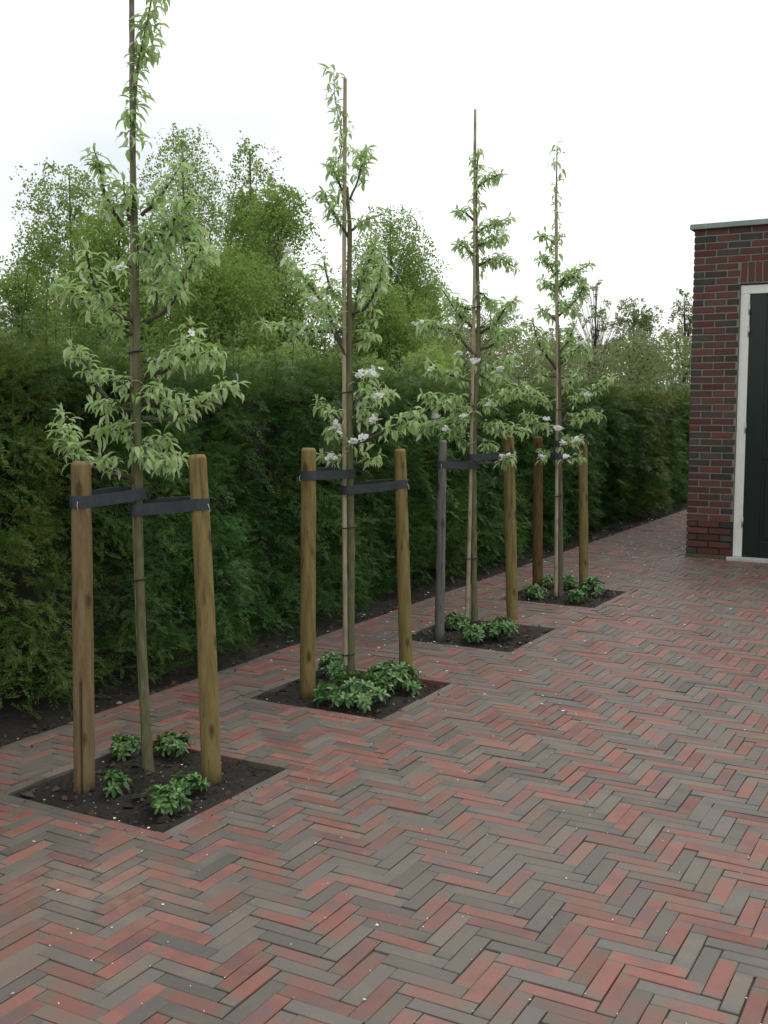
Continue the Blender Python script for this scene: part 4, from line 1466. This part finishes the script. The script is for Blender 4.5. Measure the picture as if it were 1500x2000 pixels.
def ground_plant(label, px, py, wpx, hpx, ros, seed, parts, scale=1.0):
    g = np.random.default_rng(seed)
    b = gnd(px, py, 0.0); w = depth(b)
    rx, hz = wpx / 2 * w / FPX * 1.12, hpx * w / FPX * 0.88
    b[2] = -0.012
    root = thing('evergreen_plant', label, 'plant', b, 'low evergreen plants under the trees')
    st = MB(); leaves = []
    for k in range(ros):
        a = g.uniform(0, 6.28); rr = rx * math.sqrt(g.random()) * g.uniform(0.6, 1.0)
        tip = b + np.array([math.cos(a) * rr, math.sin(a) * rr, 0.012 + hz * (1 - 0.55 * (rr / rx) ** 2) * g.uniform(0.55, 1.0)])
        s0 = b + np.array([math.cos(a), math.sin(a), 0]) * rr * 0.25
        P = spline([s0, (s0 + tip) / 2 + np.array([0, 0, 0.008]), tip], 6)
        V, F = tube(P, np.linspace(0.0024, 0.0016, 6), 5, False); st.add(V, F)
        out = norm(np.array([math.cos(a) * rr / rx, math.sin(a) * rr / rx, 0.9]))
        a0 = g.uniform(0, 6.28)
        for ring_, (nl, tilt, s) in enumerate(((6, 0.05, 1.05), (4, 0.6, 0.75))):
            for q in range(nl):
                aa = a0 + q * 2 * math.pi / nl + ring_ * 0.5 + g.normal(0, .2)
                e1 = norm(np.cross(out, [0.2, 0.9, 0.3])); e2 = np.cross(out, e1)
                d = norm(e1 * math.cos(aa) + e2 * math.sin(aa) + out * (tilt + g.normal(0, .2)))
                v = g.integers(0, 5) if ring_ == 0 else g.choice([3, 5, 1])
                leaves.append((tip - out * 0.008 * (1 - ring_) * g.uniform(0, 2), basis(d, out + g.normal(0, .15, 3)), scale * s * g.uniform(.75, 1.15), int(v)))
    st.build('stem', M['stem'], root, True, origin=b)
    leaves.sort(key=lambda l: depth(l[0]))
    npart = 300 if parts else 0
    bv = Vector(b)
    for (p, Bm, s, v) in leaves[:npart]:
        o = bpy.data.objects.new('leaf', SLM[v]); COL.objects.link(o); o.parent = root
        M4 = Matrix(Bm.tolist()).to_4x4() @ Matrix.Scale(s, 4); M4.translation = Vector(p) - bv
        o.matrix_basis = M4
    if leaves[npart:]:
        mb = MB()
        for (p, Bm, s, v) in leaves[npart:]:
            V, F, c = SLV[v]; mb.add((V * s) @ Bm.T + p, F, c)
        tag(mb.build('leaves', M['shrub_leaf'], root, True, origin=b), kind='stuff')


for a in (
    ('low evergreen plant behind and left of the nearest trunk, in the nearest soil square', 246, 1476, 70, 46, 13, 1, True, 0.85),
    ('low evergreen plant between the nearest trunk and the thick leaning stake', 338, 1472, 80, 50, 15, 2, True, 0.85),
    ('small upright tuft of evergreen leaves near the cracked tan stake', 229, 1548, 48, 54, 8, 3, True, 0.85),
    ('evergreen plant nearest the front corner of the nearest soil square', 320, 1582, 80, 56, 15, 4, True, 0.85),
    ('sparse evergreen plant just left of the foot of the thick leaning stake', 368, 1542, 78, 34, 9, 5, True, 0.85),
    ('bushy evergreen plant behind the second trunk, beside the stout stake', 655, 1316, 85, 48, 18, 6, True, 0.95),
    ('large spreading evergreen plant in front of the second trunk', 690, 1370, 150, 58, 34, 7, True, 1.0),
    ('bushy evergreen plant left of the foot of the slender stake', 765, 1342, 105, 58, 26, 8, True, 1.0),
    ('straggly evergreen plant in front of the foot of the slender stake', 802, 1350, 48, 26, 7, 9, True, 0.9),
    ('bushy evergreen plant beside the grey weathered stake', 893, 1229, 58, 36, 16, 10, False, 0.95),
    ('evergreen plant in front of the third trunk and its pale cane', 930, 1250, 60, 38, 18, 11, False, 0.95),
    ('largest evergreen plant of the third soil square, below the olive-brown stake', 980, 1248, 74, 50, 26, 12, False, 0.95),
    ('evergreen plant in front of the foot of the reddish-brown stake', 1045, 1166, 44, 26, 12, 13, False, 0.95),
    ('evergreen plant between the reddish-brown stake and the farthest trunk', 1070, 1147, 34, 25, 9, 14, False, 0.95),
    ('evergreen plant behind the farthest trunk, left of the smooth stake', 1112, 1147, 42, 27, 12, 15, False, 0.95),
    ('small round evergreen plant at the front edge of the farthest soil square', 1127, 1175, 42, 26, 12, 16, False, 0.95),
    ('tall evergreen plant right of the foot of the smooth stake in the farthest square', 1160, 1163, 58, 44, 17, 17, False, 0.95)):
    ground_plant(*a[:5], int(a[5] * 1.7), a[6], a[7], a[8] * 1.25)

# ------------------------------------------------------------------ fallen petals and grit
mb = MB()


def petal(x, yy, z, r):
    a = RNG.uniform(0, 6.28, 5) * 0 + np.arange(5) * 1.2566 + RNG.uniform(0, 6)
    V = np.stack([x + np.cos(a) * r * RNG.uniform(.7, 1.2, 5), yy + np.sin(a) * r * RNG.uniform(.7, 1.2, 5), z + RNG.uniform(0.001, 0.004, 5)], -1)
    mb.add(V, np.array([[0, 1, 2, 3, 4]]))


def in_pit(x, yy): return any(a < x < b and c < yy < d for a, b, c, d in PITS)


for _ in range(640):
    x, yy = RNG.uniform(KERB - 0.1, -1.2), RNG.uniform(4.2, 14)
    if RNG.random() > math.exp(-((x + 2.75) / 0.75) ** 2) and RNG.random() > 0.12: continue
    if yy > FAC_Y and x > FAC_X - 0.02: continue
    petal(x, yy, 0.001 if x > KERB else 0.002, RNG.uniform(0.006, 0.0095) * (1.0 + 0.06 * max(0, yy - 5)))
for k, (a, b, c, d) in enumerate(PITS):
    for _ in range((16, 14, 16, 22)[k]):
        petal(RNG.uniform(a, b), RNG.uniform(c, d), -0.004, RNG.uniform(0.003, 0.006))
for _ in range(380):                   # small bits caught along the joints nearer the lens
    x, yy = RNG.uniform(-2.6, 0.3), RNG.uniform(1.5, 4.5)
    if in_pit(x, yy): continue
    if RNG.random() < 0.75: x = OX + round((x - OX) / W) * W
    petal(x, yy, 0.0005, RNG.uniform(0.0012, 0.0030))
for px, py in ((737, 1808), (712, 1954), (35, 1444), (318, 1768), (24, 1943), (66, 1645), (113, 1740)):
    q = gnd(px, py); petal(q[0], q[1], 0.001, 0.005)
tag(mb.build('fallen_petals', M['petal']), kind='stuff')

mb = MB()
for _ in range(700):                   # crumbs of soil spilled onto the pavers beside the squares and the hedge
    if RNG.random() < 0.45:
        x, yy = KERB + RNG.exponential(0.05), RNG.uniform(2.3, 12)
    else:
        a, b, c, d = PITS[RNG.integers(0, 4)]
        e = RNG.exponential(0.035); q = RNG.integers(0, 4)
        x, yy = ((a - e, RNG.uniform(c, d)), (b + e, RNG.uniform(c, d)), (RNG.uniform(a, b), c - e), (RNG.uniform(a, b), d + e))[q]
    if in_pit(x, yy) or (yy > FAC_Y and x > FAC_X): continue
    r = 0.0012 + RNG.gamma(1.5, 0.0011)
    V, F = lump(np.array([x, yy, r * 0.4]), r, RNG)
    mb.add(V, F, np.array((0.05, 0.04, 0.03, 1) if RNG.random() < .75 else (0.2, 0.17, 0.13, 1)))
tag(mb.build('soil_crumbs', M['clod']), kind='stuff')

# ------------------------------------------------------------------ trees beyond the hedge
def crown_tree(name, label, px, top_y, wpx, dist, nleaf, leaf, m, bark, seed, shape='oval', droop=0.3, low=0.15, clumps=60, spread=0.34, group='trees beyond the hedge', trunk_r=0.09, nbranch=9):
    g = np.random.default_rng(seed)
    top = at(px, top_y, dist)
    base = np.array([top[0], top[1], -0.05])
    H = top[2] - base[2]
    R_ = wpx / 2 * dist / FPX
    tr = thing(name, label, 'tree', base, group)
    lean = g.normal(0, 0.03 * H, 2)
    TP = spline([base, base + np.array([lean[0] * .4, lean[1] * .4, H * .45]), base + np.array([lean[0] * .2, lean[1] * .2, H * .97])], 14)
    V, F = tube(TP, np.linspace(trunk_r, 0.012, 14), 8)
    mb = MB(); mb.add(V, F); mb.build('trunk', bark, tr, True, origin=base)

    def prof(t):
        if shape == 'cone': return np.clip(1.15 * (1 - t) ** 0.8, 0.03, 1.0) * np.clip(t * 5, 0.35, 1)
        if shape == 'vase': return np.clip(0.35 + 0.9 * t, 0, 1) * np.clip((1 - t) * 5, 0.15, 1)
        return np.clip(1.22 * (1 - t) ** 0.52 * (0.62 + 0.55 * t), 0.04, 1.05) * np.clip(t * 4, 0.45, 1)
    clumps = int(clumps * 2.0); spread = spread * 0.84
    tq = g.random(clumps * 8)
    keep = g.random(clumps * 8) < (prof(tq) / 1.05) ** (1.3 if shape != 'vase' else 0.3)
    t = np.resize(tq[keep], clumps)
    t = low + (1 - low) * t
    a = g.uniform(0, 6.28, clumps)
    rr = R_ * prof((t - low) / (1 - low)) * np.sqrt(g.uniform(0.05, 1, clumps)) * g.uniform(0.72, 1.22, clumps) * (1 + 0.28 * fbm(a * 1.3, t * 5.0, seed, 2))
    cx = np.interp(t, np.linspace(0, 1, 14), TP[:, 0]) + np.cos(a) * rr
    cy_ = np.interp(t, np.linspace(0, 1, 14), TP[:, 1]) + np.sin(a) * rr
    cz = base[2] + t * H
    C = np.stack([cx, cy_, cz], -1)
    bm = [MB() for _ in range(nbranch)]
    for k in range(clumps):
        z0 = max(0.08, (t[k] - 0.10 - 0.22 * rr[k] / R_)) * 13
        i = int(min(z0, 12)); f = z0 - i
        s = TP[i] * (1 - f) + TP[min(i + 1, 13)] * f
        mid = s * 0.35 + C[k] * 0.65 + np.array([0, 0, 0.03 * H * g.uniform(-0.5, 1)])
        P = spline([s, mid, C[k], C[k] + np.array([math.cos(a[k]) * .15, math.sin(a[k]) * .15, -droop * 0.5])], 9)
        V, F = tube(P, np.linspace(0.006 + 0.010 * (1 - t[k]), 0.002, 9), 4, False)
        bm[k % nbranch].add(V, F)
    for q in bm:
        if q.n: q.build('branch', bark, tr, True, origin=base)
    # leaves hang in tresses from the clumps
    nleaf = int(nleaf * 3.3); leaf = leaf * 0.94
    per = 22
    nt = nleaf // per; nleaf = nt * per
    kt = g.integers(0, clumps, nt)
    sp = spread * R_ * 0.85
    S0 = C[kt] + np.clip(g.normal(0, 1, (nt, 3)), -1.9, 1.9) * np.array([sp, sp, sp * 0.8])
    az = a[kt] + g.normal(0, 0.9, nt)
    Lt = g.uniform(0.5, 1.3, nt) * (0.22 + droop)
    hang = np.clip(g.normal(0.35 + 1.1 * droop, 0.35, nt), -0.6, 1.2)
    tt = np.tile((np.arange(per) + 0.5) / per, nt)
    rep_ = lambda v: np.repeat(v, per, axis=0)
    P = rep_(S0) + np.stack([np.cos(rep_(az)) * tt * 0.5, np.sin(rep_(az)) * tt * 0.5, 0.35 * tt - rep_(hang) * tt * tt * 1.3], -1) * rep_(Lt)[:, None]
    P = P + g.normal(0, 1, P.shape) * 0.035
    k = rep_(kt)
    P[:, 2] = np.maximum(P[:, 2], 0.15)
    over = P[:, 2] > base[2] + H * 1.01
    P[over, 2] = base[2] + H * g.uniform(0.9, 1.0, over.sum())
    d = norm(g.normal(0, 1, (nleaf, 3)) + np.array([0, 0, -0.5])); u = norm(np.cross(d, g.normal(0, 1, (nleaf, 3))))
    s = leaf * g.uniform(0.6, 1.25, nleaf)[:, None]
    V = np.stack([P, P + d * s * .5 + u * s * .36, P + d * s, P + d * s * .5 - u * s * .36], 1).reshape(-1, 3)
    F = np.arange(nleaf * 4).reshape(-1, 4)
    ct = g.random(clumps)
    c = np.zeros((nleaf, 4), np.float32)
    c[:, 0] = np.clip(ct[k] * 0.7 + g.normal(0.15, .18, nleaf), 0, 1)
    c[:, 1] = np.clip(0.5 + 0.25 * (ct[k] - 0.5) + g.normal(0, .12, nleaf), 0, 1)
    c[:, 3] = 1
    mb = MB(); mb.add(V, F, np.repeat(c, 4, 0))
    tag(mb.build('crown', m, tr, origin=base), kind='stuff')


BL_, GL = M['birch_leaf'], M['grey_leaf']
BB, BT = M['birch_bark'], M['brown_twig']
crown_tree('birch_tree', 'airy birch at the far left beyond the hedge, its crown thinning to the left', 135, 322, 260, 21, 9000, 0.062, BL_, BB, 31, 'oval', 0.35, 0.2, 70, 0.24)
crown_tree('birch_tree', 'tallest birch beyond the hedge with a thin domed grey-green top', 350, 258, 260, 23, 10000, 0.058, BL_, BB, 32, 'oval', 0.55, 0.2, 90, 0.22)
crown_tree('birch_tree', 'pointed bright green birch beyond the hedge, right of the domed one', 488, 270, 185, 20, 14000, 0.06, BL_, BB, 33, 'cone', 0.3, 0.2, 80, 0.26)
crown_tree('birch_tree', 'dense green birch whose right edge drops steeply to the sky gap', 545, 372, 190, 18.5, 9500, 0.058, BL_, BB, 34, 'oval', 0.4, 0.15, 70, 0.28)
crown_tree('bushy_tree', 'low pale green tree at the left edge of the picture beyond the hedge', 30, 510, 190, 19, 7000, 0.058, BL_, BT, 35, 'oval', 0.25, 0.15, 50, 0.26)
crown_tree('bushy_tree', 'dense olive green tree behind the nearest pear tree', 235, 410, 260, 17.5, 17000, 0.058, BL_, BT, 36, 'oval', 0.3, 0.12, 70, 0.28)
crown_tree('bushy_tree', 'dense green bushy tree filling the space behind the left birches', 420, 480, 300, 16.5, 17000, 0.056, BL_, BT, 37, 'oval', 0.3, 0.1, 70, 0.3)
crown_tree('birch_tree', 'rounded drooping birch behind the second pear tree', 758, 412, 205, 23, 13000, 0.058, BL_, BB, 38, 'oval', 0.6, 0.2, 80, 0.24)
crown_tree('bushy_tree', 'bright green bushy tree below the rounded drooping birch', 740, 560, 250, 19, 15000, 0.056, BL_, BT, 39, 'oval', 0.3, 0.1, 60, 0.3)
crown_tree('bushy_tree', 'small light green tree at the right foot of the rounded birch', 835, 545, 100, 24, 5000, 0.058, BL_, BT, 40, 'oval', 0.3, 0.15, 40, 0.28)
crown_tree('bare_tree', 'nearly leafless grey tree behind the third pear tree', 960, 588, 170, 34, 5000, 0.07, GL, BT, 41, 'oval', 0.2, 0.1, 70, 0.22, nbranch=14)
crown_tree('bare_tree', 'bare upright twiggy tree between the farthest pear tree and the building', 1165, 545, 110, 30, 900, 0.06, GL, BT, 42, 'vase', 0.0, 0.3, 70, 0.12, nbranch=16, trunk_r=0.06)
crown_tree('budding_tree', 'rounded grey-green budding tree left of the building', 1238, 582, 150, 33, 5200, 0.075, GL, BT, 43, 'oval', 0.25, 0.1, 70, 0.25, nbranch=12)
crown_tree('budding_tree', 'sparse dark budding tree partly hidden by the building corner', 1335, 566, 130, 31, 1700, 0.075, GL, BT, 44, 'oval', 0.1, 0.1, 80, 0.2, nbranch=14)
crown_tree('budding_tree', 'low brownish budding tree behind the farthest pear tree', 1080, 640, 200, 36, 6000, 0.08, GL, BT, 45, 'oval', 0.2, 0.1, 60, 0.28, nbranch=10)
crown_tree('budding_tree', 'brown-green budding tree right behind the rounded birch foot', 885, 610, 140, 32, 5000, 0.08, GL, BT, 46, 'oval', 0.2, 0.1, 60, 0.28, nbranch=10)


def thicket(name, label, cat, px0, px1, top_y, dist, n, leaf, m, seed, jag):
    g = np.random.default_rng(seed)
    px = g.uniform(px0, px1, n)
    dd = dist + g.uniform(-1, 1, n) * dist * 0.05
    tops = np.array([at(a, top_y, b) for a, b in zip(px, dd)])
    hh = tops[:, 2] * (1 + jag * fbm(px / 38.0, px * 0 + seed, seed, 3))
    P = np.stack([tops[:, 0], tops[:, 1], hh * g.random(n) ** 0.55], -1)
    d = norm(g.normal(0, 1, (n, 3)) + np.array([0, 0, -0.3])); u = norm(np.cross(d, g.normal(0, 1, (n, 3))))
    s = leaf * g.uniform(0.6, 1.3, n)[:, None]
    V = np.stack([P, P + d * s * .5 + u * s * .36, P + d * s, P + d * s * .5 - u * s * .36], 1).reshape(-1, 3)
    c = np.zeros((n, 4), np.float32)
    c[:, 0] = np.clip(0.5 + 0.4 * fbm(px / 30.0, P[:, 2] * 1.5, seed + 1, 2) + g.normal(0, .15, n), 0, 1)
    c[:, 1] = np.clip(0.5 + g.normal(0, .12, n), 0, 1); c[:, 3] = 1
    mb = MB(); mb.add(V, np.arange(n * 4).reshape(-1, 4), np.repeat(c, 4, 0))
    o = mb.build(name, m)
    tag(o, label, cat, None, 'stuff')


thicket('undergrowth', 'yellow-green undergrowth just beyond the hedge', 'undergrowth', -80, 900, 690, 11.5, 26000, 0.05, BL_, 61, 0.10)
thicket('undergrowth', 'grey-brown scrub beyond the far end of the hedge', 'scrub', 780, 1480, 672, 26, 20000, 0.075, GL, 62, 0.12)
thicket('far_wood', 'far wood closing the view behind everything', 'wood', -500, 1900, 690, 60, 26000, 0.20, GL, 63, 0.15)
